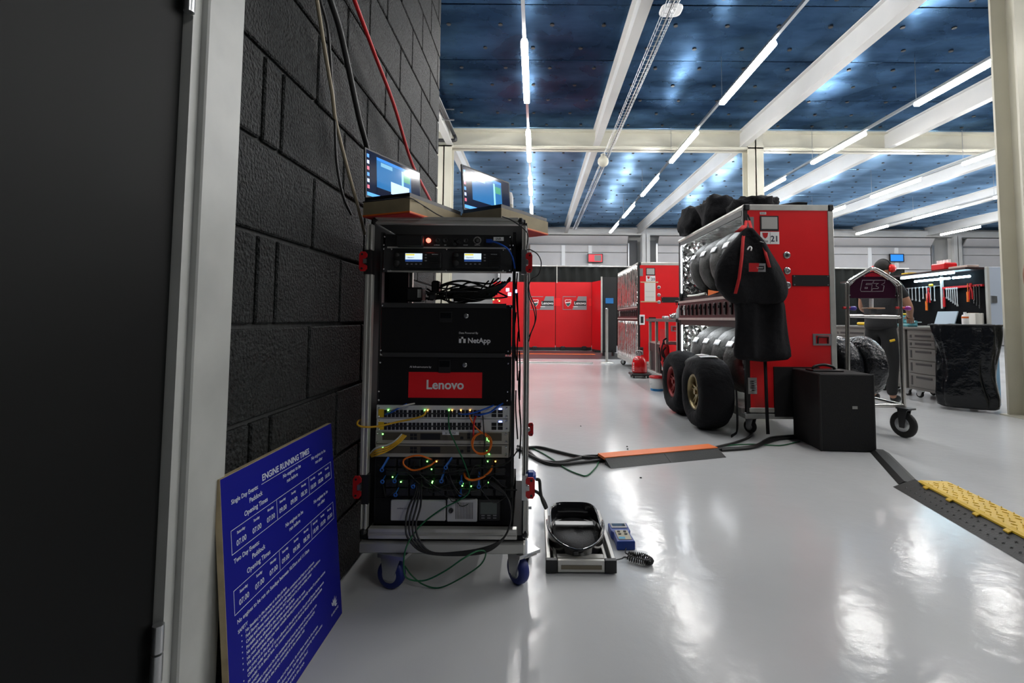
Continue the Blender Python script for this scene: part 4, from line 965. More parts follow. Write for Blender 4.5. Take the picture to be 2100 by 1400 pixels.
M_brz = mat('bronze_wheel', (.30, .24, .13), .35, .8); M_rdw = mat('dark_red_wheel', (.22, .02, .02), .4, .5)
tyre('tyre_on_floor', 'covered tyre with pale bronze spoked wheel, nearest on the floor', (1.485, 4.28, .312), R(1), .31, .27, .15, M_fab, M_brz, patches=1, patch_a=1.75)
tyre('tyre_on_floor', 'covered tyre with dark red wheel, behind the bronze one on the floor', (1.475, 4.96, .312), R(1), .31, .25, .15, M_fab, M_rdw, patches=0)
tyre('tyre_on_floor', 'covered tyre squeezed between the bronze wheel and cabinet 21', (1.565, 4.63, .305), R(14), .30, .20, .165, M_cover, None, patches=1, patch_a=1.6)
t = MB(); a_, b2, c2 = onx(1452, 606, 1.70), onx(1452, 594, 1.70), onx(1475, 598, 1.70)
t.add([a_, b2, c2, a_ + Vector((.004, 0, 0)), b2 + Vector((.004, 0, 0)), c2 + Vector((.004, 0, 0))], [(0, 1, 2), (5, 4, 3), (0, 3, 4, 1), (1, 4, 5, 2), (2, 5, 3, 0)])
t.build('warning_pennant', M_orange, None, label='small orange pennant hanging at the upper bay of cabinet 21', cat='pennant', fix=True)
# rig items in the upper bay
t = MB(); t.tube([(1.76, 5.65, 1.21), (1.74, 5.3, 1.20), (1.72, 4.95, 1.205)], .012, 6)
t.build('white_lead', M_cw, None, label='white lead lying on the upper shelf below the covered tyres', cat='cable')

# ================================================================== COAT ON CABINET 21
ct = thing('hanging_coat', 'black padded coat with red straps hanging on the corner of cabinet 21', 'coat', at(1560, 742, 3.86))
def loft(levels, Y, thick, fold, seed, n=40):
    rows = []
    for (y, x0, x1, th) in levels:
        row = []
        cx, w_ = (x0 + x1) / 2, (x1 - x0) / 2
        for j in range(n):
            a = 2 * math.pi * j / n; ca, sa = math.cos(a), math.sin(a)
            px = cx + w_ * math.copysign(abs(ca) ** .75, ca)
            p = at(px, y, Y); dy = thick * th * math.copysign(abs(sa) ** .8, sa)
            f = fold * (noise.noise((px * .035, y * .012, seed)) + .5 * noise.noise((px * .09, y * .02, seed + 3)))
            row.append(Vector((p.x, Y - dy - f * max(0, sa), p.z)))
        rows.append(row)
    b = MB(); b.grid(rows, closed=True)
    b.add(rows[0], [tuple(range(n))]); b.add(rows[-1], [tuple(range(n))[::-1]]); return b
up = [(466, 1526, 1540, .4), (480, 1517, 1549, .6), (495, 1503, 1562, .8), (512, 1487, 1575, .95), (535, 1472, 1590, 1.1), (560, 1465, 1605, 1.15), (585, 1467, 1615, 1.15), (602, 1478, 1616, 1.05), (615, 1492, 1607, .9), (625, 1502, 1601, .7)]
loft(up, 3.84, .10, .085, 1.0).build('upper_body', M_fab, ct, sub=1, fix=True)
lo = [(600, 1500, 1603, .6), (625, 1506, 1608, .75), (655, 1509, 1612, .8), (690, 1508, 1616, .85), (720, 1505, 1621, .9), (742, 1503, 1626, .95)]
loft(lo, 3.86, .08, .10, 5.0).build('lower_skirt', M_fab, ct, sub=1, fix=True)
YC_ = 3.70
def ribbon(pts, w_, name, m, parent, Y=YC_):
    b = MB(); b.tube([at(x, y, Y + (q[0] if q else 0)) for (x, y, *q) in pts], 0, 4, 5, prof=[(w_, .002), (w_, -.002), (-w_, -.002), (-w_, .002)])
    return b.build(name, m, parent)
def strap(pts, w0, name, m, parent):
    """flat strap facing the camera side"""
    rows = []
    for (x, y, Y) in pts: rows.append([at(x - w0, y, Y), at(x + w0, y, Y)])
    return MB().grid(rows).build(name, m, parent, solid=.004)
strap([(1531, 452, 3.93), (1527, 470, 3.86), (1524, 490, 3.765), (1521, 530, 3.70), (1516, 570, 3.68), (1508, 602, 3.70)], 3.2, 'red_strap', M_redcl, ct)
strap([(1536, 452, 3.93), (1541, 470, 3.85), (1551, 487, 3.775), (1565, 497, 3.74), (1570, 520, 3.70), (1578, 548, 3.69)], 3.2, 'red_strap', M_redcl, ct)
strap([(1512, 476, 3.83), (1520, 470, 3.83), (1527, 462, 3.86)], 6, 'red_collar', M_redcl, ct)
pt_ = MB().rect(1536, 540, 1570, 557, 3.672, .004).build('sewn_patch', M_greyp, ct)
MB().prism([(0, 0), (.066, 0), (.078, .066), (0, .066)], FR(at(1536, 557, 3.669)), .003).build('patch_red', M_redpl, ct)
MB().rect(1550, 545, 1567, 552, 3.667, .003).build('patch_black', M_black, ct); text('Lenovo', .016, M_whitep, ct, frz(1558.5, 548.6, 3.665))
b = MB(); b.tube([at(1533, 512, 3.705), at(1537, 506, 3.71), at(1541, 508, 3.70), (at(1540, 514, 3.695))], .006, 6); b.build('white_mark', M_whitep, ct)
strap([(1559, 495, 3.73), (1566, 497, 3.73)], 1.2, 'white_mark', M_whitep, ct)
b = MB(); b.tube([at(1531, 452, 3.93), at(1533, 440, 3.96), at(1538, 452, 3.93)], .006, 6); b.build('hanging_loop', M_fab, ct)
strap([(1569, 738, 3.86), (1571, 790, 3.87), (1573, 850, 3.87), (1575, 890, 3.85)], 3.4, 'hanging_strap', M_fab, ct)
# ================================================================== BAGS ON TOP OF CABINET 21
def lump(name, label, c, sx, sy, sz, seed, m=M_fab, amp=.30, cat='bag', rz=0, group='soft black bags on top of cabinet 21'):
    rows = []; n = 28; k = 14; Mz = Matrix.Rotation(rz, 4, 'Z')
    for i in range(k + 1):
        ph = math.pi * i / k; row = []
        for j in range(n):
            th = 2 * math.pi * j / n; d = Vector((math.sin(ph) * math.cos(th), math.sin(ph) * math.sin(th), -math.cos(ph)))
            f = 1 + amp * noise.noise(d * 2.1 + Vector((seed, 0, 0))) + amp * .5 * noise.noise(d * 5 + Vector((0, seed, 0)))
            p = Vector((math.copysign(abs(d.x) ** .8, d.x) * sx, math.copysign(abs(d.y) ** .8, d.y) * sy, math.copysign(abs(d.z) ** .7, d.z) * sz)) * f
            p.z = max(p.z, -sz * .93); row.append(Mz @ p + Vector(c) + Vector((0, 0, sz * .93)))
        rows.append(row)
    b = MB(); b.grid(rows, closed=True); return b
ztop = 1.897
lump('x', '', (2.02, 4.52, ztop), .20, .24, .09, 1).build('soft_bag', M_fab, None, label='long black padded bag at the front on top of cabinet 21', cat='bag', group='soft black bags on top of cabinet 21', fix=True)
lump('x', '', (1.86, 4.95, ztop), .17, .22, .155, 4).build('soft_bag', M_fab, None, label='middle black bundle on top of cabinet 21', cat='bag', group='soft black bags on top of cabinet 21', fix=True)
lump('x', '', (1.80, 5.50, ztop), .16, .22, .165, 9).build('soft_bag', M_fab, None, label='rearmost tall black bundle on top of cabinet 21', cat='bag', group='soft black bags on top of cabinet 21', fix=True)
b = MB(); b.tube([(2.0, 4.25, ztop + .02), (2.1, 4.12, ztop + .012), (2.2, 4.08, ztop + .02), (2.27, 4.05, ztop + .012)], 0, 4, 5, prof=[(.006, .02), (.006, -.02), (-.006, -.02), (-.006, .02)])
b.build('black_strap', M_fab, None, label='flat black strap lying on the front edge of cabinet 21', cat='strap')

# ================================================================== BLACK BOX
bx = thing('black_flight_box', 'black carpeted box with a top handle in front of cabinet 21', 'box', (2.255, 3.76, 0), R(-3))
MB().box((0, 0, .278), (.385, .42, .55), ch=.008).build('shell', mat('black_carpet', (.008, .008, .009), .8, bump=(250, .4)), bx, local=True)
b = MB(); b.bb((-.16, -.06, .553), (.07, .06, .566), ch=.004); b.tube([(-.13, 0, .56), (-.12, 0, .585), (-.05, 0, .60), (.02, 0, .585), (.03, 0, .56)], .011, 8); b.build('handle', M_black, bx, local=True)
MB().bb((.035, -.2125, .305), (.07, -.2105, .325)).build('maker_badge', M_grey, bx, local=True)
for x in (-.15, .15):
    for y in (-.16, .16): MB().cyl((x, y, 0), (x, y, .006), .02, 10).build('foot', M_rubber, bx, local=True)
for x in (-.187, .187): MB().box((x, -.205, .278), (.014, .014, .552), ch=.003).build('corner_guard', M_black, bx, local=True)

# ================================================================== BENCH BETWEEN THE CABINETS
M_maroon = mat('maroon_laminate', (.020, .006, .007), .45)
wb = thing('work_bench', 'dark open work bench between the two red cabinets', 'bench', (2.06, 6.95, 0))
X0, X1, Ya, Yb = 1.73, 2.42, 5.98, 7.62
MB().bb((X0 - .02, Ya, .905), (X1, Yb, .945), ch=.004).build('bench_top', mat('bench_top_grey', (.10, .10, .10), .4), wb)
for (x, y) in ((X0 + .02, Ya + .05), (X0 + .02, 6.55), (X0 + .02, 7.10), (X0 + .02, 7.50), (X1 - .03, Ya + .05), (X1 - .03, Yb - .05)):
    MB().bb((x - .018, y - .018, .16), (x + .018, y + .018, .905)).build('post', M_alu, wb)
MB().bb((X0, Ya + .02, .13), (X1, Yb, .17), ch=.004).build('base_rail', M_grey, wb)
MB().bb((X0 + .02, 6.9, .58), (X1, Yb - .03, .60)).build('shelf', M_alu, wb)
MB().bb((X0 + .01, 6.9, .46), (X0 + .03, Yb - .03, .58)).build('drawer_front', M_maroon, wb)
MB().bb((X0 + .03, 6.95, .18), (X0 + .05, Yb - .06, .46)).build('door_panel', M_maroon, wb)
MB().bb((X0 + .01, 6.60, .45), (X0 + .03, 6.88, .80)).build('side_flap', M_redpl, wb)
for z in (.32, .62): MB().bb((X0 + .01, Ya + .02, z), (X1, 6.5, z + .02)).build('shelf', M_maroon, wb)
MB().bb((X1 - .02, Ya + .02, .17), (X1, Yb, .9)).build('back_panel', M_maroon, wb)
MB().bb((X0 + .005, Ya, .17), (X1, Ya + .02, .9)).build('end_panel', M_maroon, wb)
for (x, y) in ((X0 + .07, Ya + .12), (X0 + .07, 7.45), (X1 - .1, Ya + .12), (X1 - .1, 7.45)): caster(wb, (x, y, 0), .05, M_rubber, .4, .13, .034, False)
p = at(1387, 612, 6.15)
t = thing('spray_bottle', 'clear spray bottle standing on the end of the dark bench', 'bottle', (1.80, 6.15, .946))
MB().lathe([(.0005, 0), (.032, 0), (.034, .02), (.034, .11), (.014, .15), (.014, .17), (.0005, .17)], 18).build('body', mat('bottle_plastic', (.6, .62, .64), .3), t, local=True, fix=True)
b = MB(); b.cyl((0, 0, .17), (0, 0, .20), .017, 12); b.box((-.01, 0, .215), (.075, .022, .03), ch=.006); b.box((-.035, 0, .19), (.008, .012, .04)); b.build('trigger', M_black, t, local=True)
t = thing('foil_bundle', 'crumpled silver foil bundle on the bench beside cabinet 21', 'foil', (1.82, 6.35, .946))
lump('x', '', (1.82, 6.38, .946), .07, .10, .035, 12, amp=.4).build('body', M_foil, t, fix=True)
for i, (y, c) in enumerate(((6.62, M_whitep), (6.72, M_whitep), (6.83, M_grey))):
    MB().lathe([(.0005, 0), (.020, 0), (.022, .02), (.014, .035), (.0005, .038)], 12, Matrix.Translation((1.78, y, .946))).build('small_tub', c, None, label='tiny pale tub on the dark bench, %s from the spray bottle' % ('nearest', 'second', 'third')[i], cat='tub', group='tubs on the dark bench', fix=True)
t = thing('red_bag', 'red bag with black straps hanging on the bench between the cabinets', 'bag', at(1362, 770, 6.33))
rows = []
for i, (y, x0, x1) in enumerate(((704, 1356, 1370), (712, 1351, 1373), (722, 1351, 1373), (732, 1353, 1374), (742, 1355, 1373), (752, 1358, 1372), (762, 1362, 1371), (769, 1365, 1370))):
    rows.append([at((x0 + x1) / 2 + (x1 - x0) / 2 * math.cos(a), y, 6.28 - .05 * math.sin(a)) for a in [2 * math.pi * j / 20 for j in range(20)]])
b = MB(); b.grid(rows, closed=True); b.add(rows[0], [tuple(range(20))]); b.add(rows[-1], [tuple(range(20))]); b.build('body', M_redcl, t, sub=1, fix=True)
for q in ([(1360, 702), (1357, 715), (1358, 728), (1366, 738), (1369, 750)], [(1366, 712), (1360, 720), (1363, 733), (1361, 742)], [(1352, 712), (1354, 728), (1355, 740)]):
    MB().tube([at(x, y, 6.215) for x, y in q], .009, 6).build('strap', M_fab, t)
MB().tube([at(1362, 706, 6.24), at(1361, 698, 6.3), at(1366, 694, 6.36)], .012, 6).build('hook_loop', M_fab, t)
strapb = MB(); strapb.tube([at(1358, 760, 6.2), at(1361, 778, 6.18), flo(1366, 797)], 0, 4, 4, prof=[(.018, .003), (.018, -.003), (-.018, -.003), (-.018, .003)]); strapb.build('long_strap', M_fab, t)
pbk = flo(1354, 798)
t = thing('bucket', 'white bucket with red rim and blue base on the floor by the tyres', 'bucket', (1.60, 6.50, 0))
MB().lathe([(.0005, 0), (.082, 0), (.084, .03)], 24).build('blue_base', mat('bucket_blue', (.02, .25, .6), .4), t, local=True, fix=True)
MB().lathe([(.084, .03), (.094, .17), (.088, .17), (.08, .04)], 24).build('wall', mat('bucket_white', (.6, .6, .6), .4), t, local=True)
MB().lathe([(.095, .165), (.099, .168), (.099, .19), (.0005, .192)], 24).build('red_lid', M_redpl, t, local=True, fix=True)
MB().tube([(-.095, 0, .15), (-.105, -.05, .11), (-.10, -.08, .09), (-.085, -.06, .10)], .004, 6).build('handle', M_steel, t, local=True)
t = thing('red_canister', 'glossy red domed canister on a black dolly beside cabinet 20', 'canister', (1.67, 7.92, 0))
b = MB(); b.box((0, 0, .055), (.30, .30, .04), ch=.01); b.build('dolly', M_black, t, local=True)
for (x, y) in ((-.11, -.11), (.11, -.11), (-.11, .11), (.11, .11)): MB().cyl((x - .012, y, .02), (x + .012, y, .02), .02, 12).build('wheel', M_rubber, t, local=True)
MB().lathe([(.0005, .075), (.115, .075), (.12, .10), (.12, .20), (.105, .28), (.07, .335), (.0005, .35)], 24).build('dome', mat('gloss_red', (.6, .008, .012), .15, coat=.6), t, local=True, fix=True)
b = MB(); b.cyl((0, 0, .34), (0, 0, .40), .025, 12); b.tube([(-.05, 0, .36), (-.04, 0, .42), (.04, 0, .42), (.05, 0, .36)], .01, 6); b.build('valve', M_steel, t, local=True)
for k in range(5): MB().box((-.118 * math.cos(.5), -.118 * math.sin(.5) - .0 + .0, .12 + k * .028), (.008, .03, .012), R(28)).build('white_dash', M_whitep, t, local=True)

# ================================================================== RED SCREENS AND CURTAINS
M_scr = mat('red_screen', (.66, .007, .012), .38, var=.05, vs=1.5)
M_scrb = mat('bright_red', (.85, .01, .015), .4)
YS = 14.4
def logo(parent, px, py, Y, full=True):
    for r_ in ((px - 24, py - 13.5, px + 3, py - 12.5), (px - 24, py - 13.5, px - 23, py + 14), (px - 24, py + 13, px - 6, py + 14)):
        MB().rect(*r_, Y - .006, .004).build('printed_line', M_greyp, parent)
    shield(parent, px - 13, py + .5, Y - .006, 15)
    if full:
        a = at(px - 5, py + 14, Y); b_ = at(px + 25, py - 13.5, Y); w_, h_ = b_.x - a.x, b_.z - a.z
        MB().prism([(0, 0), (w_, 0), (w_, h_), (w_ * .42, h_), (w_ * .2, h_ * .35)], FR((a.x, Y - .005, a.z)), .003).build('grey_field', M_greyp, parent)
        MB().rect(px - 1, py - 4, px + 24, py + 5.5, Y - .010, .004).build('name_plate', M_black, parent)
        text('Lenovo', .115, M_whitep, parent, frz(px + 11.5, py + .6, Y - .012), bold=.002)
        MB().rect(px - 3, py + 7, px + 7, py + 8, Y - .010, .004).build('white_bar', M_whitep, parent)
for (x0, x1, lx, lb) in ((1010, 1139, 1111, 'wide red screen with grey team panel, seen just right of the rack'), (1139.6, 1213, 1178, 'red screen with team panel, second from the right')):
    s_ = thing('red_screen', lb, 'screen wall', at((x0 + x1) / 2, 717, YS))
    MB().rect(x0, 578.5, x1, 714, YS, .04).build('panel', M_scr, s_)
    MB().rect(x0, 611 if x0 > 1100 else 613, x0 + (10 if x0 > 1100 else 1), 627, YS - .004, .003).build('bright_band', M_scrb, s_)
    MB().rect(x1 - 5, 612, x1, 627, YS - .004, .003).build('bright_band', M_scrb, s_)
    logo(s_, lx, 621, YS)
    MB().rect(x0, 712, x1, 718, YS - .02, .08).build('base', M_black, s_)
    for fx in ((x0 + x1) / 2 - 22, (x0 + x1) / 2 + 22): MB().rect(fx - 5, 710, fx + 5, 717.5, YS - .12, .1, .02).build('foot', M_black, s_)
s_ = thing('red_screen', 'narrow red screen angled forward at the right end', 'screen wall', at(1224, 720, 13.9))
a = at(1213.4, 716, YS - .02); b_ = at(1233.5, 720, 13.6); zt_ = at(1213, 578.5, YS).z
b = MB(); d = Vector((b_.x - a.x, b_.y - a.y, 0)); n_ = Vector((d.y, -d.x, 0)).normalized() * -.04
vs = [Vector((p.x, p.y, z)) + o_ for o_ in (Vector((0, 0, 0)), n_) for (p, z) in ((a, .06), (b_, .06), (b_, zt_), (a, zt_))]
b.add(vs, [(0, 1, 2, 3), (7, 6, 5, 4), (0, 4, 5, 1), (1, 5, 6, 2), (2, 6, 7, 3), (3, 7, 4, 0)]); b.build('panel', M_scr, s_, fix=True)
b = MB(); b.bb((a.x, b_.y, 0), (b_.x, a.y, .06)); b.build('base', M_black, s_)
def curtain(x0, x1, Y, zt, label, z0=.02):
    cu = thing('black_curtain', label, 'curtain', ((x0 + x1) / 2, Y, 0))
    n = int((x1 - x0) / .06); rows = [[Vector((x0 + (x1 - x0) * j / n, Y + .035 * math.sin(j * 1.1) + .02 * noise.noise((j * .3, k, x0)), z)) for j in range(n + 1)] for k, z in enumerate((z0, zt * .4, zt * .75, zt))]
    MB().grid(rows).build('drape', mat('drape_black', (.010, .011, .010), .9, spec=.2), cu, solid=.006)
    MB().cyl((x0 - .1, Y - .03, zt + .02), (x1 + .1, Y - .03, zt + .02), .025, 10).build('rail', M_alu, cu)
    for x in (x0, (x0 + x1) / 2, x1): MB().cyl((x, Y + .08, 0), (x, Y + .08, zt + .02), .02, 8).build('upright', M_alu, cu)
curtain(-.6, 3.6, 16.8, 2.72, 'black curtain on a rail behind the red screens')
curtain(9.6, 12.75, 16.8, 2.72, 'black curtain on a rail behind the mechanic')
curtain(3.9, 9.4, 16.9, 2.68, 'black curtain on a rail behind the cabinets')
MB().cyl(at(1142, 580, 14.35), at(1142, 543, 14.35), .012, 8).build('thin_pole', M_alu, None, label='thin metal pole rising above the red screens', cat='pole')
t = thing('black_partition', 'narrow black partition right of the red screens', 'partition', at(1250, 728, 12.4))
MB().rect(1234, 568, 1264, 722, 12.4, .05).build('panel', M_black, t); MB().rect(1232.5, 567, 1235.5, 724, 12.38, .05).build('edge', M_alu, t)
MB().rect(1242, 611, 1258, 622, 12.37, .02).build('screen', mat('dim_blue_screen', (.02, .08, .2), .2, emis=(.02, .1, .25), es=.6), t)
for x in (1238, 1258): MB().rect(x - 2, 718, x + 2, 730, 12.35, .15).build('foot', M_black, t)
t = thing('stanchion', 'thin silver stanchion post in front of the black partition', 'stanchion', flo(1244.5, 744))
p = flo(1244.5, 744)
MB().cyl(p + Vector((0, 0, .01)), p + Vector((0, 0, 1.12)), .028, 12).build('post', M_alu, t); MB().lathe([(.0005, .03), (.05, .028), (.15, .008), (.15, 0)], 24, Matrix.Translation(p)).build('base', M_alu, t)
MB().lathe([(.0005, .05), (.02, .045), (.028, .02), (.028, 0)], 12, Matrix.Translation(p + Vector((0, 0, 1.12)))).build('cap', M_steel, t, fix=True)
struct(MB().bb((-1.5, 11.4, 0), (2.2, 14.1, .006)), 'floor_mat', M_dgrey, label='dark grey strip of floor in front of the red screens')
MB().bb((-1.5, 12.75, .006), (1.55, 12.95, .008)).build('orange_tape', M_orange, None, label='orange tape line on the dark floor strip', cat='tape')
MB().tube([(-.4, 10.35, .01), (.6, 10.4, .01), (1.2, 10.3, .01)], .012, 6).build('floor_bar', M_alu, None, label='thin metal bar on the floor left of the stanchion', cat='bar')

# ================================================================== TROLLEY 63
Yt = 4.02
tr = thing('wheel_trolley', 'steel arched trolley with the number 63 plate in front of the mechanic', 'trolley', (2.77, 4.3, 0))
M_tubes = mat('polished_tube', (.62, .60, .57), .22, 1.0)
MB().tube([at(1741, 838, Yt), at(1739, 760, Yt), at(1738, 680, Yt), at(1737.5, 592, Yt), at(1740, 580, Yt), at(1748, 573, Yt), at(1779, 554, Yt), at(1789, 551.5, Yt), at(1799, 554, Yt), at(1834, 575, Yt), at(1842, 583, Yt), at(1845, 594, Yt), at(1848, 680, Yt), at(1851, 760, Yt), at(1854, 836, Yt)], .016, 10, 5).build('arch', M_tubes, tr)
MB().cyl(at(1741, 648, Yt), at(1846, 650, Yt), .016, 10).build('crossbar', M_tubes, tr)
MB().cyl(at(1741, 831, Yt), at(1853, 831, Yt), .016, 10).build('bottom_bar', M_tubes, tr)
for px in (1743, 1852):
    a = at(px, 831, Yt); MB().cyl(a, a + Vector((0, .62, 0)), .016, 10).build('base_bar', M_tubes, tr)
    MB().cyl(a + Vector((0, .62, 0)), a + Vector((0, .62, .42)), .016, 10).build('rear_post', mat('blue_grey_tube', (.25, .33, .45), .3, .6), tr)
    q = at(px - 4 if px < 1800 else px - 5, 631, Yt); MB().cyl(q + Vector((-.04, 0, 0)), q + Vector((.045, 0, 0)), .010, 8).build('pin', M_redpl, tr)
a, b_ = at(1743, 831, Yt), at(1852, 831, Yt)
MB().cyl(a + Vector((0, .62, 0)), b_ + Vector((0, .62, 0)), .016, 10).build('base_bar', M_tubes, tr)
MB().cyl(a + Vector((0, .62, .42)), b_ + Vector((0, .62, .42)), .016, 10).build('rear_bar', M_tubes, tr)
for (px, c) in ((1750, (.05, .03, .3)), (1862, (.30, .02, .30))):
    q = at(px, 632, Yt); MB().lathe([(.0005, -.035), (.012, -.03), (.018, -.01), (.018, .015), (.0005, .03)], 12, Matrix.Translation(q), 'X').build('grip', mat('grip%d' % px, c, .4), tr, fix=True)
pz0 = at(1790, 611, Yt + .01); plate = [(1745, 611), (1745, 585), (1757, 573), (1781, 559), (1790, 556), (1799, 559), (1828, 577), (1838, 588), (1839, 611)]
pl = MB().prism([((at(x, y, Yt).x - pz0.x), at(x, y, Yt).z - pz0.z) for x, y in plate[::-1]], FR((pz0.x, Yt + .012, pz0.z)), .004).build('number_plate', mat('smoked_plate', (.035, .006, .02), .25), tr, fix=True)
MB().prism([((at(x, y, Yt).x - pz0.x), at(x, y, Yt).z - pz0.z) for x, y in [(1770, 567), (1781, 561), (1790, 558), (1799, 561), (1810, 567)][::-1]], FR((pz0.x, Yt + .006, pz0.z)), .002).build('plate_red_top', mat('plate_crimson', (.45, .01, .03), .3), tr, fix=True)
for pg in ([(640, 415), (850, 415), (835, 475), (715, 475), (705, 500), (825, 500), (810, 630), (615, 630), (600, 600)], [(690, 550), (740, 550), (735, 575), (685, 575)], [(862, 415), (1075, 415), (1060, 470), (1000, 500), (1055, 520), (1035, 625), (822, 630), (835, 575), (940, 575), (950, 550), (900, 530), (905, 500), (950, 475), (850, 475)]):
    pp = [at(1700 + x / 9.335, 530 + y / 9.335, Yt + .008) for x, y in pg]; MB().tube(pp + [pp[0]], .0017, 5, 1).build('number_outline', mat('pale_outline', (.5, .45, .48), .5), tr)
for (x, y) in ((1743, 605), (1837, 606), (1773, 566), (1806, 566)): MB().cyl(at(x, y, Yt + .002), at(x, y, Yt + .009), .005, 8).build('rivet', M_steel, tr)
b = MB(); c = at(1791, 632, Yt + .05); b.box(c, (.15, .08, .012), ch=.005); b.build('tray', mat('tan_tray', (.35, .2, .12), .5), tr); MB().rect(1787, 632, 1797, 648, Yt + .02, .03).build('bracket', M_tubes, tr)
for (px, yy, rz) in ((1858, 4.0, R(20)), (1756, 4.0, R(-10)), (1850, 4.64, 0), (1756, 4.64, 0)):
    X_ = 2.98 if px > 1800 else 2.57; caster(tr, (X_, yy, 0), .105, M_rubber, rz, at(1850, 834, Yt).z, .04, yy < 4.2, M_dgrey)
b = MB(); c = at(1787, 622, Yt + .05)
MB().cyl(at(1787, 630, Yt + .05), at(1787, 612, Yt + .05), .015, 12).build('white_cup', M_whitep, None, label='small white cup standing on the tan tray of trolley 63', cat='cup')
# wheels wrapped in black plastic on the trolley base
M_plas = mat('black_bin_plastic', (.008, .009, .012), .22, bump=(14, 1.0, 'NOISE', .03))
zbase = at(1800, 831, Yt).z + .018
for k, (x, lab) in enumerate(((2.66, 'wheel wrapped in shiny black plastic on trolley 63, left one'), (2.89, 'wheel wrapped in shiny black plastic on trolley 63, right one'))):
    t = tyre('wrapped_wheel', lab, (x, 4.36, zbase + .27), R(4 - 8 * k), .265, .19, .12, M_plas, None, patches=0)
    b = MB().cyl((x - .05, 4.36, zbase + .27), (x + .05, 4.36, zbase + .27), .13, 20); b.build('inner_cover', mat('navy_plastic', (.004, .008, .03), .3, bump=(18, .8, 'NOISE', .02)), t)

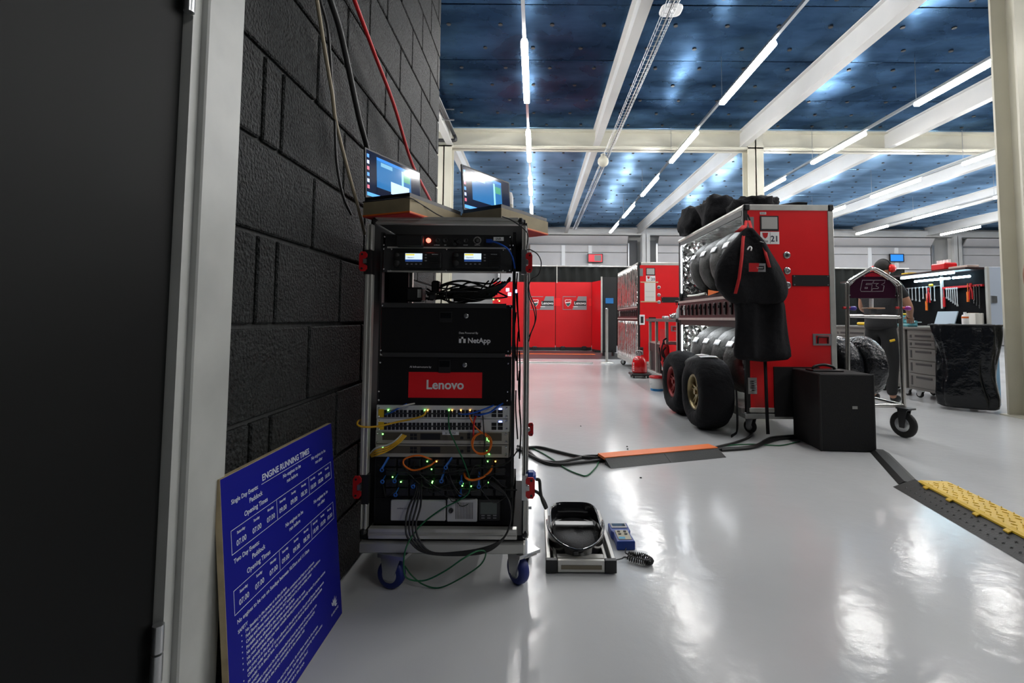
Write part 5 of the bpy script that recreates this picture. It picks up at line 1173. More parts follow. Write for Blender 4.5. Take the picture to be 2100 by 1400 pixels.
# ================================================================== PEOPLE
def figure(name, pts, edges, m, parent, sub=2, root=0):
    me = bpy.data.meshes.new(name); keys = list(pts); ix = {k: i for i, k in enumerate(keys)}
    me.from_pydata([tuple(pts[k][0]) for k in keys], [(ix[a], ix[b]) for a, b in edges], []); o = bpy.data.objects.new(name, me); link(o, parent)
    me.materials.append(m); sk = o.modifiers.new('skin', 'SKIN'); sk.use_smooth_shade = True
    L_ = me.skin_vertices[0].data
    for k in keys:
        r_ = pts[k][1]; L_[ix[k]].radius = (r_, r_) if not isinstance(r_, tuple) else r_
        L_[ix[k]].use_root = (keys[root] == k)
    s_ = o.modifiers.new('sub', 'SUBSURF'); s_.levels = sub; s_.render_levels = sub; return o
def person(label, loc, rz, H, pose, shirt, trousers, sleeves='short', lean=0.0):
    """standing figure facing local +y; pose gives elbow and hand positions (local, in units of height)"""
    p = thing('person', label, 'person', loc, rz); V = lambda x, y, z: Vector((x * H, (y + lean * max(0, z - .5)) * H, z * H))
    J = {'pel': (V(0, 0, .53), .070 * H), 'wst': (V(0, .0, .61), .075 * H), 'chs': (V(0, .0, .73), .088 * H), 'nkb': (V(0, 0, .82), .045 * H), 'nk': (V(0, .008, .86), .032 * H),
         'hd1': (V(0, .012, .895), .048 * H), 'hd2': (V(0, .016, .945), .056 * H), 'hd3': (V(0, .008, .978), .040 * H)}
    E = [('pel', 'wst'), ('wst', 'chs'), ('chs', 'nkb'), ('nkb', 'nk'), ('nk', 'hd1'), ('hd1', 'hd2'), ('hd2', 'hd3')]
    for s, nm in ((-1, 'l'), (1, 'r')):
        el, hn = pose[nm]; sh_ = V(s * .105, 0, .805)
        J[nm + 'sh'] = (sh_, .040 * H); J[nm + 'el'] = (V(*el), .027 * H); J[nm + 'wr'] = (V(*hn), .018 * H)
        d = (J[nm + 'wr'][0] - J[nm + 'el'][0]).normalized(); J[nm + 'hd'] = (J[nm + 'wr'][0] + d * .045 * H, .022 * H)
        E += [('chs', nm + 'sh'), (nm + 'sh', nm + 'el'), (nm + 'el', nm + 'wr'), (nm + 'wr', nm + 'hd')]
        sd = d.cross(Vector((0, 0, 1))); sd = sd.normalized() if sd.length > .1 else Vector((1, 0, 0))
        for f in range(4):
            o0 = J[nm + 'hd'][0] + sd * (f - 1.5) * .011 * H; ln = (.045, .05, .048, .038)[f] * H
            J['%sf%da' % (nm, f)] = (o0 + d * .018 * H, .0062 * H); J['%sf%db' % (nm, f)] = (o0 + d * (.018 * H + ln * .5) + Vector((0, 0, -.004 * H)), .0055 * H); J['%sf%dc' % (nm, f)] = (o0 + d * (.018 * H + ln * .85) + Vector((0, 0, -.014 * H)), .0045 * H)
            E += [(nm + 'hd', '%sf%da' % (nm, f)), ('%sf%da' % (nm, f), '%sf%db' % (nm, f)), ('%sf%db' % (nm, f), '%sf%dc' % (nm, f))]
        th = J[nm + 'wr'][0] + d * .022 * H + sd * s * -.022 * H; J[nm + 'th'] = (th, .008 * H); J[nm + 't2'] = (th + d * .028 * H + sd * s * -.010 * H, .006 * H); E += [(nm + 'wr', nm + 'th'), (nm + 'th', nm + 't2')]
        J[nm + 'hip'] = (V(s * .050, 0, .49), .045 * H); J[nm + 'kn'] = (V(s * .06, .012, .28), .034 * H); J[nm + 'cf'] = (V(s * .062, 0, .20), .033 * H); J[nm + 'an'] = (V(s * .062, -.005, .045), .020 * H); J[nm + 'to'] = (V(s * .068, .075, .022), .022 * H)
        E += [('pel', nm + 'hip'), (nm + 'hip', nm + 'kn'), (nm + 'kn', nm + 'cf'), (nm + 'cf', nm + 'an'), (nm + 'an', nm + 'to')]
    figure('body', J, E, M_skin, p)
    S = {'chs': (J['chs'][0].copy(), .098 * H), 'wst': (J['wst'][0].copy(), .098 * H), 'pel': (J['pel'][0].copy(), .106 * H), 'low': (J['pel'][0] - Vector((0, 0, .035 * H)), .104 * H), 'lsh': (J['lsh'][0].copy(), .046 * H), 'rsh': (J['rsh'][0].copy(), .046 * H)}
    S['nkb'] = (J['nkb'][0], .056 * H); Es = [('low', 'pel'), ('pel', 'wst'), ('wst', 'chs'), ('chs', 'nkb'), ('chs', 'lsh'), ('chs', 'rsh')]
    for nm in 'lr':
        f = .62 if sleeves == 'short' else 1.0
        S[nm + 'e'] = (J[nm + 'sh'][0].lerp(J[nm + 'el'][0], f), (.036 if f < 1 else .033) * H); Es.append((nm + 'sh', nm + 'e'))
        if sleeves != 'short': S[nm + 'w'] = (J[nm + 'el'][0].lerp(J[nm + 'wr'][0], .95), .024 * H); Es.append((nm + 'e', nm + 'w'))
    figure('shirt', S, Es, shirt, p)
    T = {'top': (J['pel'][0] + Vector((0, 0, .05 * H)), .074 * H), 'pel': (J['pel'][0] - Vector((0, 0, .01)), .092 * H)}; Et = [('top', 'pel')]
    for nm in 'lr':
        for a, b_, f in (('pel', 'hip', 1.28), ('hip', 'kn', 1.4), ('kn', 'cf', 1.25), ('cf', 'an', 1.6)):
            T[nm + b_] = (J[nm + b_][0], J[nm + b_][1] * f); Et.append(((nm + a) if a != 'pel' else a, nm + b_))
    figure('trousers', T, Et, trousers, p)
    for nm in 'lr':
        figure('shoe', {'a': (J[nm + 'an'][0] - Vector((0, 0, .012 * H)), .030 * H), 'b': (J[nm + 'to'][0], .027 * H)}, [('a', 'b')], M_black, p)
    hd = J['hd2'][0]
    rows = []
    for i in range(11):
        row = []
        for t_ in [2 * math.pi * j / 24 for j in range(24)]:
            fb = max(0.0, math.sin(t_)); ph = R(4 + 12.4 * i) * (1 - .42 * fb ** .5)
            row.append(hd + Vector((.050 * H * math.sin(ph) * math.cos(t_), -.004 * H + .058 * H * math.sin(ph) * math.sin(t_), .006 * H + .054 * H * math.cos(ph))))
        rows.append(row)
    b = MB(); b.grid(rows, closed=True); b.add(rows[0], [tuple(range(24))]); hr = b.build('hair', M_hair, p, local=True, solid=.004)
    b = MB(); b.box((hd.x, hd.y + .048 * H, hd.z - .012 * H), (.012 * H, .022 * H, .028 * H), ch=.004); b.build('nose', M_skin, p, local=True)
    for s in (-1, 1):
        b = MB(); b.lathe([(.0005, .004), (.006, .003), (.0085, 0), (.006, -.003), (.0005, -.004)], 10, Matrix.Translation((hd.x + s * .019 * H, hd.y + .045 * H, hd.z + .002 * H)) @ Matrix.Rotation(R(90), 4, 'X')); b.build('eye', M_whitep, p, local=True, fix=True)
        b = MB(); b.box((hd.x + s * .049 * H, hd.y - .004, hd.z - .008 * H), (.008 * H, .022 * H, .036 * H), ch=.004); b.build('ear', M_skin, p, local=True)
    b = MB(); b.box((hd.x, hd.y + .045 * H, hd.z - .036 * H), (.030 * H, .006 * H, .005 * H), ch=.001); b.build('mouth', mat('lips', (.3, .1, .08), .5), p, local=True)
    return p, J
M_tee = mat('black_team_shirt', (.012, .012, .014), .8, bump=(60, .3)); M_trs = mat('black_trousers', (.010, .010, .011), .85)
mp = Vector((4.05, 5.75, 0))
mech, J = person('mechanic in black with red ear defenders working at the tool bench', mp, R(-60), 1.66, {'l': ((-.15, .05, .655), (-.10, .18, .60)), 'r': ((.15, .06, .655), (.10, .19, .60))}, M_tee, M_trs, 'short', .10)
hd = WM[mech.name] @ J['hd2'][0]
ed = thing('ear_defenders', 'bright red ear defenders worn by the mechanic', 'ear defenders', hd)
ax = (Matrix.Rotation(R(-60), 3, 'Z') @ Vector((1, 0, 0)))
for s in (-1, 1):
    b = MB(); b.lathe([(.0005, .046), (.030, .044), (.045, .026), (.05, 0), (.044, -.004), (.0005, -.004)], 18, FR(hd + ax * s * .086 + Vector((0, 0, -.012)), (0, 0, 1), ax.cross(Vector((0, 0, 1))) * (1 if s > 0 else -1)) ); b.build('cup', mat('ear_red', (.8, .02, .015), .35), ed, fix=True)
b = MB(); b.tube([hd + ax * (.096 * math.cos(a)) + Vector((0, 0, -.01 + .116 * math.sin(a))) for a in [R(10 + 16 * i) for i in range(11)]], .007, 6, 2); b.build('band', M_black, ed)
tagp = WM[mech.name] @ Vector((.08, -.16, .83)); 
MB().box((0, 0, 0), (.06, .012, .024), ch=.003, M=Matrix.Translation(at(1830, 698, 5.45)) @ Matrix.Rotation(R(-15), 4, 'Y')).build('yellow_tag', M_yellow, None, label='small yellow tag at the hip of the mechanic', cat='tag')
person('bystander in a black shirt at the right edge, only an elbow in view', Vector((2.485, 2.10, 0)), 0, 1.80, {'l': ((-.200, -.02, .638), (-.105, .075, .575)), 'r': ((.17, .0, .635), (.12, .10, .58))}, M_tee, M_trs, 'short', 0)

# ================================================================== TOOL BENCH ON THE RIGHT
M_chest = mat('chest_grey', (.13, .125, .115), .42)
BXF, BXB, BYN, BYF = 4.66, 5.16, 5.55, 7.75
wbz = .865
wt = MB().bb((BXF - .02, BYN + .002, wbz - .03), (BXB - .002, BYF, wbz), ch=.004).build('bench_worktop', M_chest, None, label='grey worktop over the drawer chests on the right', cat='worktop')
def chest(y0, y1, label):
    c = thing('drawer_chest', label, 'tool chest', ((BXF + BXB) / 2, (y0 + y1) / 2, 0), group='grey drawer chests under the tool bench')
    MB().bb((BXF, y0, .10), (BXB - .02, y1, wbz - .032)).build('body', M_chest, c)
    zs = [.13, .30, .46, .61, .705, .80]
    for a, b_ in zip(zs, zs[1:]):
        d = MB().bb((BXF - .014, y0 + .03, a + .006), (BXF + .002, y1 - .03, b_ - .006), ch=.004).build('drawer', M_chest, c)
        MB().bb((BXF - .018, y0 + .14, b_ - .055), (BXF - .013, y1 - .14, b_ - .030)).build('handle', M_dgrey, d)
        for yy in (y0 + .07, y1 - .07): MB().bb((BXF - .018, yy - .012, a + .03), (BXF - .013, yy + .012, b_ - .03)).build('latch', M_dgrey, d)
    for yy in (y0 + .08, y1 - .08):
        for xx in (BXF + .07, BXB - .1): caster(c, (xx, yy, 0), .04, M_rubber, .3, .10, .03, False)
chest(5.62, 6.14, 'grey drawer chest nearest the black bin bag')
chest(6.18, 6.76, 'grey drawer chest hidden behind the mechanic')
chest(6.80, 7.60, 'grey drawer chest seen through trolley 63 at the far end')
tp = thing('tool_board', 'black tool board with shelf lamps above the grey worktop', 'tool board', (BXB, 6.5, wbz))
MB().bb((BXB, BYN, wbz), (BXB + .03, BYF + .1, 1.54)).build('back_panel', mat('matt_black_board', (.006, .006, .007), .9, spec=.1), tp)
MB().bb((BXB - .26, BYN, 1.535), (BXB + .03, BYF + .1, 1.56)).build('canopy', M_maroon, tp)
MB().bb((BXB - .02, BYN - .03, wbz - .01), (BXB + .20, BYN - .002, 1.56), ch=.003).build('end_panel', mat('pale_blue_panel', (.42, .48, .58), .45), tp)
MB().bb((BXB - .045, BYN - .034, wbz - .01), (BXB - .015, BYN - .001, 1.56), ch=.003).build('end_edge', M_grey, tp)
MB().bb((BXB - .01, BYN - .045, 1.15), (BXB + .05, BYN - .03, 1.23)).build('hinge_plate', M_steel, tp)
M_tube = mat('lit_cool_tube', (.9, .95, 1), .4, emis=(.55, .85, 1.0), es=14)
for (y0, y1, x, z) in ((5.98, 6.58, BXB - .22, 1.515), (5.75, 5.94, BXB - .22, 1.515), (6.0, 6.55, BXB - .06, 1.47), (5.72, 5.95, BXB - .06, 1.47)):
    MB().cyl((x, y0, z), (x, y1, z), .014, 10).build('lamp_tube', M_tube, tp)
MB().bb((BXB - .03, 5.6, 1.345), (BXB - .004, 6.15, 1.37)).build('red_tool_rail', M_redpl, tp)
MB().bb((BXB - .03, 6.18, 1.385), (BXB - .004, 6.75, 1.395)).build('tool_rail', M_steel, tp)
MB().bb((BXB - .035, 6.15, 1.10), (BXB - .01, 6.175, 1.50)).build('upright', M_white, tp)
# hanging tools
def spanner(L_):
    b = MB(); b.box((0, 0, -L_ / 2), (.004, .012, L_), ch=.001); b.lathe([(.006, -.003), (.013, -.003), (.013, .003), (.006, .003), (.006, -.003)], 12, Matrix.Translation((0, 0, 0)), 'X')
    b.box((0, .008, -L_ - .008), (.004, .007, .022)); b.box((0, -.008, -L_ - .008), (.004, .007, .022)); return b
tools = []
M_spn = mat('satin_steel', (.55, .56, .57), .4, .2)
for i in range(8):
    o = spanner(.13 + .012 * (i % 4)); tools.append((o, M_spn, 'spanner', 'steel spanner, %s of the eight hanging left of the white upright' % ['first', 'second', 'third', 'fourth', 'fifth', 'sixth', 'seventh', 'eighth'][i], 6.70 - i * .062, 1.382))
for i in range(6):
    o = spanner(.10 + .02 * i); tools.append((o, M_spn, 'spanner', 'steel spanner under the red rail, %s to the right of the upright' % ORD[i], 6.08 - i * .03, 1.34))
def driver(cm):
    b = MB(); b.cyl((0, 0, -.10), (0, 0, 0), .004, 8); b.cyl((0, 0, -.22), (0, 0, -.10), .014, 10); return b
for i, (y, z, m_, lb) in enumerate(((6.12, 1.34, M_redpl, 'red handled screwdriver beside the white upright'), (5.78, 1.39, M_orange, 'orange handled screwdriver right of the spanners'), (5.74, 1.36, M_redpl, 'red handled pliers right of the orange screwdriver'), (6.36, 1.34, M_redpl, 'red handled cutter hanging low left of the upright'), (6.40, 1.30, M_orange, 'orange handled mallet at the lowest left'))):
    b = driver(m_)
    if i in (2, 3): b = MB(); b.tube([(0, -.02, -.16), (0, -.014, -.06), (0, .006, 0), (0, .012, .03)], .008, 6); b.tube([(0, .02, -.16), (0, .014, -.06), (0, -.006, 0), (0, -.012, .03)], .008, 6)
    tools.append((b, m_, 'screwdriver' if i not in (2, 3, 4) else ('pliers' if i != 4 else 'mallet'), lb, y, z))
for i in range(3):
    b = MB(); b.cyl((0, 0, -.18 - .03 * i), (0, 0, 0), .006, 8); b.box((0, 0, -.19 - .03 * i), (.02, .014, .04), ch=.003); tools.append((b, M_dgrey if i else M_chrome, 'ratchet', 'ratchet handle right of the screwdrivers, %s in line' % ORD[i], 5.70 - i * .035, 1.36))
for (b, m_, nm, lb, y, z) in tools:
    for i, v in enumerate(b.v): b.v[i] = v + Vector((BXB - .036, y, z))
    b.build(nm, m_, None, label=lb, cat=nm, group='hand tools on the tool board')
MB().box((BXB - .05, 6.30, 1.405), (.03, .06, .03), ch=.01).build('tape_measure', M_yellow, None, label='yellow tape measure on the tool rail left of the upright', cat='tape measure')
# things on the worktop
t = thing('spray_can', 'white aerosol can with orange cap on the grey worktop', 'spray can', (4.80, 5.70 - .22 + .2, wbz))
cx = Vector((4.92, 5.60, wbz)); t.location = cx; WM[t.name] = Matrix.Translation(cx)
MB().lathe([(.0005, 0), (.030, 0), (.032, .01), (.032, .13), (.026, .15), (.0005, .15)], 18).build('can', M_whitep, t, local=True, fix=True); MB().lathe([(.0325, .11), (.0325, .13)], 18).build('band', M_orange, t, local=True); MB().cyl((0, 0, .15), (0, 0, .18), .014, 12).build('cap', M_whitep, t, local=True)
t = thing('white_carton', 'white carton at the right end of the grey worktop', 'box', (5.08, 5.67, wbz)); MB().box((0, 0, .085), (.10, .16, .17), ch=.004).build('carton', M_paper, t, local=True); MB().box((0, 0, .172), (.10, .03, .003)).build('tape', mat('tape', (.6, .42, .25), .6), t, local=True)
t = thing('bench_vice', 'teal bench vice with yellow cap on the grey worktop', 'vice', (4.78, 6.30, wbz))
b = MB(); b.box((0, 0, .02), (.14, .20, .04), ch=.01); b.box((0, .05, .09), (.10, .05, .12), ch=.02); b.box((0, -.06, .08), (.10, .04, .10), ch=.02); b.cyl((0, -.16, .06), (0, .06, .06), .02, 12); b.build('body', mat('teal_paint', (.10, .30, .33), .4), t, local=True)
MB().cyl((-.07, -.15, .06), (.07, -.15, .06), .007, 8).build('handle', M_steel, t, local=True); MB().box((0, .05, .162), (.05, .04, .025), ch=.005).build('yellow_cap', M_yellow, t, local=True)
t = thing('grey_laptop', 'grey laptop opened toward the mechanic on the worktop', 'laptop', (4.92, 6.02, wbz))
MB().box((0, 0, .008), (.22, .30, .016), ch=.003).build('base', M_grey, t, local=True); MB().box((0, 0, 0), (.012, .30, .20), ch=.003, M=Matrix.Translation((.13, 0, .10)) @ Matrix.Rotation(R(18), 4, 'Y')).build('lid', mat('lid_blue_grey', (.30, .36, .42), .4), t, local=True)
MB().cyl((4.80, 7.05, wbz + .03), (4.80, 7.28, wbz + .03), .022, 12).build('grease_gun', M_yellow, None, label='yellow cylinder lying on the worktop behind trolley 63', cat='grease gun')
t = thing('parts_bin', 'red bin with white tops on the canopy of the tool board', 'bin', (5.02, 5.98, 1.56))
MB().box((0, 0, .045), (.16, .22, .09), ch=.015).build('tub', mat('clear_red', (.65, .015, .02), .3), t, local=True)
for i in range(4): MB().cyl((0, -.075 + .05 * i, .09), (0, -.075 + .05 * i, .13), .02, 12).build('white_cap', M_whitep, t, local=True)
MB().box((5.03, 5.72, 1.575), (.14, .26, .028), ch=.004).build('flat_parcel', mat('parcel', (.5, .38, .34), .5), None, label='flat pale parcel lying on the canopy beside the red bin', cat='parcel')
MB().box((5.0, 6.52, 1.572), (.12, .12, .022), ch=.004).build('yellow_pad', M_yellow, None, label='yellow pad at the left end of the canopy', cat='pad')
MB().bb((5.08, 5.42, 0.02), (5.12, 5.46, .84)).build('blue_leg', mat('pale_blue_leg', (.20, .36, .52), .4), None, label='pale blue upright post behind the black bin bag', cat='post')
# bin bag on its frame
t = thing('bin_bag', 'shiny black bin bag hanging from the end of the tool bench', 'bin bag', (4.56, 5.2, 0))
nB = 44; rows = []
cA, cB = Vector((4.40, 5.42)), Vector((4.80, 5.06))
for i in range(15):
    f = i / 14; z = .885 * (1 - f) + .015; row = []
    w0 = 1.04 - .18 * math.sin(f * 3.0) ** 2 if f < .9 else .93
    for j in range(nB):
        a = 2 * math.pi * j / nB; ca, sa = math.cos(a), math.sin(a)
        e = Vector((math.copysign(abs(ca) ** .6, ca), math.copysign(abs(sa) ** .6, sa)))
        ux = (cB - cA) * .5; vx = Vector((ux.y, -ux.x)).normalized() * .15
        q = (cA + cB) / 2 + ux * e.x * w0 + vx * e.y * w0 * (1 + .25 * math.sin(f * 3.1))
        nn = .05 * noise.noise((j * .55 + 2 * f, f * 2.2, 1.7)) + .016 * noise.noise((j * 1.3, f * 5, 4.2))
        dd = (q - (cA + cB) / 2); dl = dd.length; q = q + dd / dl * nn
        row.append(Vector((q.x, q.y, z + .012 * noise.noise((j * .4, f, 8)))))
    rows.append(row)
b = MB(); b.grid(rows, closed=True); b.add(rows[-1], [tuple(range(nB))]); b.build('bag', mat('bin_bag_plastic', (.003, .004, .006), .24, bump=(8, .6, 'NOISE', .04), spec=.4), t, sub=1, fix=True)
b = MB(); b.tube(rows[0] + [rows[0][0]], .009, 6, 1); b.build('rim', M_black, t)

# ================================================================== FLOOR SCALE AND HAND METER
fs = thing('tyre_scale', 'aluminium floor scale with a black tyre cradle beside the server rack', 'scale', (.172, 2.08, 0))
sx0, sx1, sy0, sy1 = .044, .302, 1.85, 2.33
MB().bb((sx0 + .004, sy0 + .01, .006), (sx1 - .004, sy1, .022)).build('base_tray', M_black, fs)
for x in (sx0, sx1 - .016): MB().bb((x, sy0 + .02, .008), (x + .016, sy1, .050), ch=.002).build('side_rail', M_alu, fs)
for x in (sx0 + .028, sx1 - .040): MB().bb((x, sy0 + .02, .02), (x + .012, sy1 - .02, .040), ch=.002).build('inner_rail', M_alu, fs)
for x in (sx0 - .002, sx1 - .041): MB().bb((x, sy0, .004), (x + .043, sy0 + .022, .050), ch=.002).build('end_cap', M_black, fs)
MB().bb((sx0 + .042, sy0 + .002, .006), (sx1 - .042, sy0 + .02, .048), ch=.002).build('front_plate', M_alu, fs)
MB().bb((sx0 + .055, sy0 - .0005, .018), (sx1 - .053, sy0 + .004, .032)).build('front_slot', mat('slot_bronze', (.22, .19, .14), .4, .6), fs)
MB().bb((sx0 + .042, sy0 + .03, .04), (sx1 - .042, sy0 + .06, .046)).build('cross_plate', M_alu, fs)
M_gl = mat('gloss_black_shell', (.010, .010, .012), .14, coat=.6)
cxs, cys = .168, 2.08
def band(a0, a1, rx, ry, hf, flare, name, z0=.047, n=36, sq=1.0):
    pw = lambda c: math.copysign(abs(c) ** sq, c)
    rows = []
    for k in range(7):
        f = k / 6; rows.append([Vector((cxs + (rx + flare * f ** 2) * pw(math.cos(a)), cys + (ry + flare * f ** 2) * pw(math.sin(a)), z0 + hf(a) * f)) for a in [a0 + (a1 - a0) * j / n for j in range(n + 1)]])
    MB().grid(rows).build(name, M_gl, fs, solid=.005)
band(R(172), R(368), .110, .185, lambda a: .046 + .022 * abs(math.cos(a)) ** 1.5, .008, 'front_band', .027)
band(R(-8), R(188), .092, .150, lambda a: .050 + .020 * max(0, math.sin(a)) ** .5, .010, 'back_shell', .048, sq=.45)
b = MB(); b.lathe([(.0005, .0), (.098, .0)], 36, Matrix.Translation((cxs, cys, .053)) @ Matrix.Scale(1.5, 4, (0, 1, 0))); b.build('cradle_floor', mat('cradle_mat', (.02, .02, .022), .6, bump=(200, .5)), fs, solid=.003)
MB().bb((cxs - .080, 2.110, .068), (cxs + .080, 2.146, .072)).build('white_strip', M_whitep, fs)
MB().box((cxs - .012, cys - .197, .060), (.018, .006, .014), ch=.002).build('screw_boss', M_dgrey, fs)
mt = thing('hand_meter', 'blue handheld meter with keypad lying on the floor by the scale', 'meter', (.37, 2.13, 0), R(2))
MB().add([(-.038, -.09, 0), (.038, -.09, 0), (.038, -.09, .036), (-.038, -.09, .036), (-.034, 0, 0), (.034, 0, 0), (.034, 0, .034), (-.034, 0, .034), (-.042, .02, 0), (.042, .02, 0), (.042, .02, .034), (-.042, .02, .034), (-.042, .095, 0), (.042, .095, 0), (.042, .095, .034), (-.042, .095, .034)],
         [(0, 1, 2, 3), (15, 14, 13, 12)] + [f for o_ in (0, 4, 8) for f in ((o_, o_ + 4, o_ + 5, o_ + 1), (o_ + 1, o_ + 5, o_ + 6, o_ + 2), (o_ + 2, o_ + 6, o_ + 7, o_ + 3), (o_ + 3, o_ + 7, o_ + 4, o_))]).build('shell', M_blue, mt, local=True, fix=True, bevel=.004)
MB().bb((-.034, .040, .034), (.034, .086, .0365)).build('display_bezel', mat('bezel_grey', (.35, .36, .38), .4), mt, local=True); MB().bb((-.028, .055, .0365), (.028, .080, .0375)).build('display', M_glass, mt, local=True)
MB().bb((-.027, -.075, .036), (.027, .012, .0375)).build('keypad', mat('keypad_beige', (.42, .40, .30), .5), mt, local=True)
for (x, y) in ((-.013, -.002), (.013, -.002), (-.013, -.026), (.013, -.026)): MB().cyl((x, y, .037), (x, y, .0405), .0065, 10).build('key', M_black, mt, local=True)
MB().bb((-.024, -.070, .0375), (.002, -.052, .0382)).build('blue_sticker', mat('cyan_print', (.02, .35, .6), .5), mt, local=True)
core = smooth_path([(.370, 2.03, .012), (.362, 1.99, .012), (.385, 1.975, .013), (.425, 1.965, .013), (.448, 1.93, .013), (.430, 1.915, .013), (.395, 1.93, .013), (.355, 1.955, .013), (.338, 1.945, .012), (.304, 1.915, .020)], 40)
hx = []; up_ = Vector((0, 0, 1))
for i, p_ in enumerate(core):
    d = (core[min(i + 1, len(core) - 1)] - core[max(0, i - 1)]).normalized(); s_ = d.cross(up_); f = 1 if 60 < i < 270 else .05
    a = i * .9; hx.append(p_ + (s_ * math.cos(a) + up_ * math.sin(a)) * .0095 * f + up_ * .001)
MB().tube(hx, .0024, 5, 1).build('coiled_cord', M_ck, None, label='black coiled cord linking the blue meter to the scale', cat='cable')

# ================================================================== CABLE RAMPS AND FLOOR CABLES
def ramp(root, A, B, prof, names_mats, seg=1, gap=.0):
    """extrude profile pieces [(v,z)...] from A to B; v runs to the left of A->B seen from above"""
    u = (B - A); L_ = u.length; u.normalize(); v = Vector((-u.y, u.x, 0))
    for (nm, m, pl) in names_mats:
        for k in range(seg if nm.startswith('black') else 1):
            s0 = L_ * k / seg + gap; s1 = L_ * (k + 1) / seg - gap
            if not nm.startswith('black'): s0, s1 = .0, L_
            n = len(pl); vs = [A + u * s + v * a + Vector((0, 0, z)) for s in (s0, s1) for (a, z) in pl]
            MB().add(vs, [tuple(range(n)), tuple(range(n, 2 * n))[::-1]] + [(i, (i + 1) % n, n + (i + 1) % n, n + i) for i in range(n)]).build(nm, m, root, fix=True)
    return u, v, L_
M_rampk = mat('ramp_black', (.03, .031, .03), .5, bump=(120, .2))
A = flo(1253, 961); B = flo(1490, 938)
og = thing('cable_ramp', 'black floor cable ramp with an orange lid beside the tyres', 'cable ramp', (A + B) / 2)
ramp(og, A, B, None, [('black_slope', M_rampk, [(0, .001), (.09, .042), (.09, .001)]), ('black_slope', M_rampk, [(.19, .001), (.19, .042), (.27, .001)]), ('orange_lid', mat('ramp_orange', (.95, .22, .05), .5), [(.09, .030), (.088, .0465), (.192, .0465), (.19, .030)])], seg=2, gap=.0012)
A = flo(1831, 998); Bq = flo(2100, 1156); B = A + (Bq - A) * 1.9
A2, B2 = B, A
yr = thing('cable_ramp', 'wide black cable ramp with a yellow lid at the right', 'cable ramp', (A + B) / 2)
u, v, L_ = ramp(yr, A, B, None, [('black_slope', M_rampk, [(0, .001), (.115, .050), (.115, .001)]), ('black_slope', M_rampk, [(.25, .001), (.25, .050), (.36, .001)])], seg=1)
rev = lambda s, a, z: A + u * s + v * a + Vector((0, 0, z))
pl = [(.10, .046), (.10, .054), (.115, .060), (.25, .060), (.265, .054), (.265, .046)]; n = len(pl)
vs = [rev(s, a, z) for s in (.05, L_) for (a, z) in pl]; vs[0] = rev(.10, .10, .046); 
MB().add(vs, [tuple(range(n)), tuple(range(n, 2 * n))[::-1]] + [(i, (i + 1) % n, n + (i + 1) % n, n + i) for i in range(n)]).build('yellow_lid', M_yellow, yr, fix=True)
for k in range(9):
    s0 = .12 + k * .18
    MB().add([rev(s0, .085, .040), rev(s0 + .03, .085, .040), rev(s0 + .03, .12, .0605), rev(s0, .12, .0605), rev(s0, .085, .046), rev(s0 + .03, .085, .046), rev(s0 + .03, .12, .0625), rev(s0, .12, .0625)], [(0, 1, 2, 3), (4, 7, 6, 5), (0, 4, 5, 1), (1, 5, 6, 2), (2, 6, 7, 3), (3, 7, 4, 0)]).build('lid_tab', M_yellow, yr, fix=True)
bb = MB()
for k in range(46):
    for j in range(4):
        s = .10 + k * .036; a = .128 + j * .035 + (.016 if k % 2 else 0); th = .6 if (k + j) % 2 else -.6
        c_ = rev(s, a, .061); d_ = (u * math.cos(th) + v * math.sin(th)) * .011; e_ = (v * math.cos(th) - u * math.sin(th)) * .0028
        bb.add([c_ - d_ - e_, c_ + d_ - e_, c_ + d_ + e_, c_ - d_ + e_, c_ - d_ + Vector((0, 0, .0025)), c_ + d_ + Vector((0, 0, .0025))], [(0, 1, 5, 4), (2, 3, 4, 5), (1, 2, 5), (3, 0, 4)])
bb.build('lid_treads', M_yellow, yr, kind='stuff')
bb = MB()
for k in range(40):
    for j in range(2):
        c_ = rev(.06 + k * .042 + .02 * j, .035 + j * .035, .0155 + j * .0155); bb.add([c_ - u * .009, c_ + v * .008 + Vector((0, 0, .0035)), c_ + u * .009, c_ - v * .008 - Vector((0, 0, .0035)), c_ + Vector((0, 0, .005))], [(0, 1, 4), (1, 2, 4), (2, 3, 4), (3, 0, 4)])
bb.build('slope_treads', M_rampk, yr, kind='stuff')
A = flo(1842, 993); B = flo(1782, 925)
ramp(thing('cable_strip', 'narrow black rubber cable strip running from the yellow ramp to the black box', 'cable strip', (A + B) / 2), B, A, None, [('rubber_strip', M_rubber, [(.0, .001), (.03, .022), (.085, .022), (.12, .001)])])
def fc(label, m, pts, r, zs=None, name='floor_cable'): return cable(name, [flo(x, y) + Vector((0, 0, r + .001 + (zs[i] if zs else 0))) for i, (x, y) in enumerate(pts)], r, m, label, 'cable', 'cables on the floor')
fc('black floor cable arching highest from the rack to the orange ramp', M_ck, [(1060, 925), (1085, 921), (1110, 921), (1150, 931), (1190, 940), (1228, 943), (1300, 948)], .011)
fc('black floor cable sagging lowest before the orange ramp', M_ck, [(1062, 918), (1085, 930), (1105, 946), (1140, 956), (1190, 952), (1240, 947), (1300, 948)], .011)
fc('middle black floor cable rising into the orange ramp', M_ck, [(1062, 922), (1086, 936), (1112, 948), (1145, 951), (1180, 944), (1215, 938), (1300, 944)], .010)
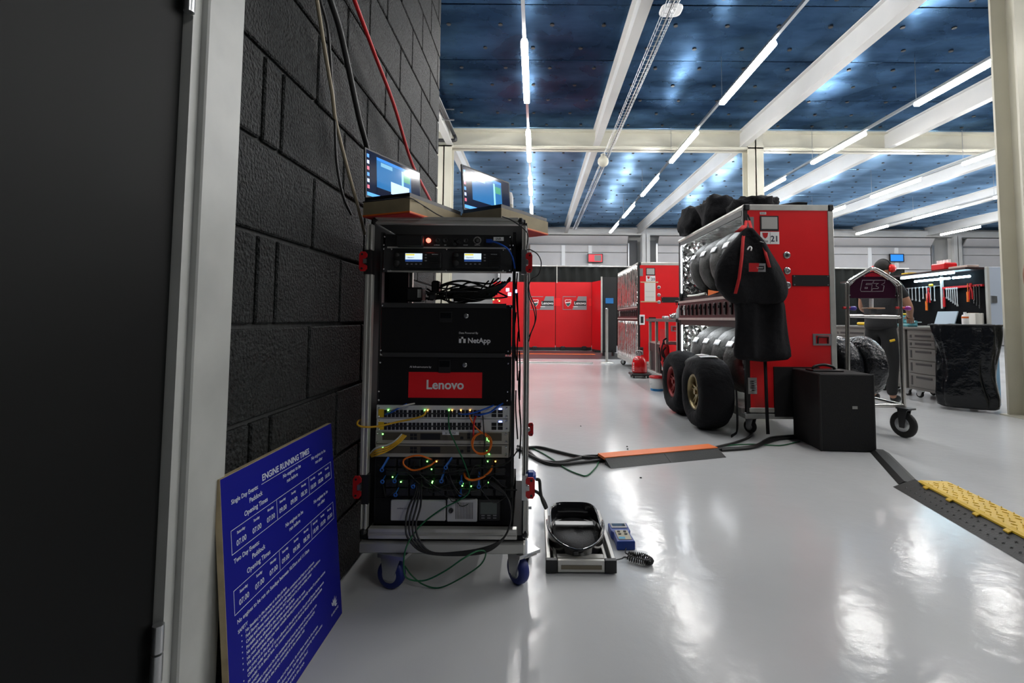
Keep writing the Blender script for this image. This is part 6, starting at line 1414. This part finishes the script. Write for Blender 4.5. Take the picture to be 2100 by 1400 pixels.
fc('thin green cable dipping in front of the orange ramp', M_cg, [(1065, 918), (1095, 922), (1130, 941), (1160, 962), (1190, 975), (1205, 976), (1222, 960), (1236, 943), (1290, 945)], .0045)
fc('black floor cable from the orange ramp to the cabinet castor', M_ck, [(1440, 927), (1480, 917), (1505, 911), (1530, 902), (1541, 894), (1543, 884)], .010)
fc('thick black floor cable from the orange ramp under the hanging strap', M_ck, [(1440, 930), (1480, 924), (1520, 922), (1550, 917), (1568, 908), (1582, 901), (1610, 898), (1650, 896)], .012)
fc('black floor cable curving behind the black box', M_ck, [(1480, 926), (1540, 921), (1566, 913), (1590, 904), (1620, 901), (1655, 899)], .010)
fc('thin green cable from the ramp to the black box', M_cg, [(1440, 925), (1490, 915), (1540, 912), (1580, 914), (1605, 914), (1640, 906)], .0045)
b = MB(); b.tube([at(1510, 800, 4.05), at(1512, 850, 3.95), flo(1511, 890) + Vector((0, 0, .02)), flo(1500, 897) + Vector((0, 0, .008))], 0, 4, 5, prof=[(.014, .003), (.014, -.003), (-.014, -.003), (-.014, .003)])
b.build('hanging_webbing', M_fab, None, label='black webbing strap trailing to the floor beside the castor of cabinet 21', cat='strap')
for i, (x, y) in enumerate(((1286, 916), (1287, 921), (1191, 874), (1314, 980))):
    p = flo(x, y); MB().box((p.x, p.y, .003), (.012, .008, .006), rz=i, ch=.001).build('debris', M_black, None, label='tiny black scrap on the floor %s' % ['behind the orange ramp, farther one', 'behind the orange ramp, nearer one', 'left of the tyres', 'in front of the orange ramp'][i], cat='scrap')

# ================================================================== LETTERING TO MESH
bpy.context.view_layer.update()
dg = bpy.context.evaluated_depsgraph_get()
for o in [q for q in bpy.data.objects if q.type == 'FONT']:
    me = bpy.data.meshes.new_from_object(o.evaluated_get(dg)); nm = o.name; cu = o.data
    me.name = nm; par = o.parent; ml = o.matrix_local.copy(); o.name = 'old'
    n = bpy.data.objects.new(nm, me); C.objects.link(n); n.parent = par; n.matrix_local = ml
    bpy.data.objects.remove(o)
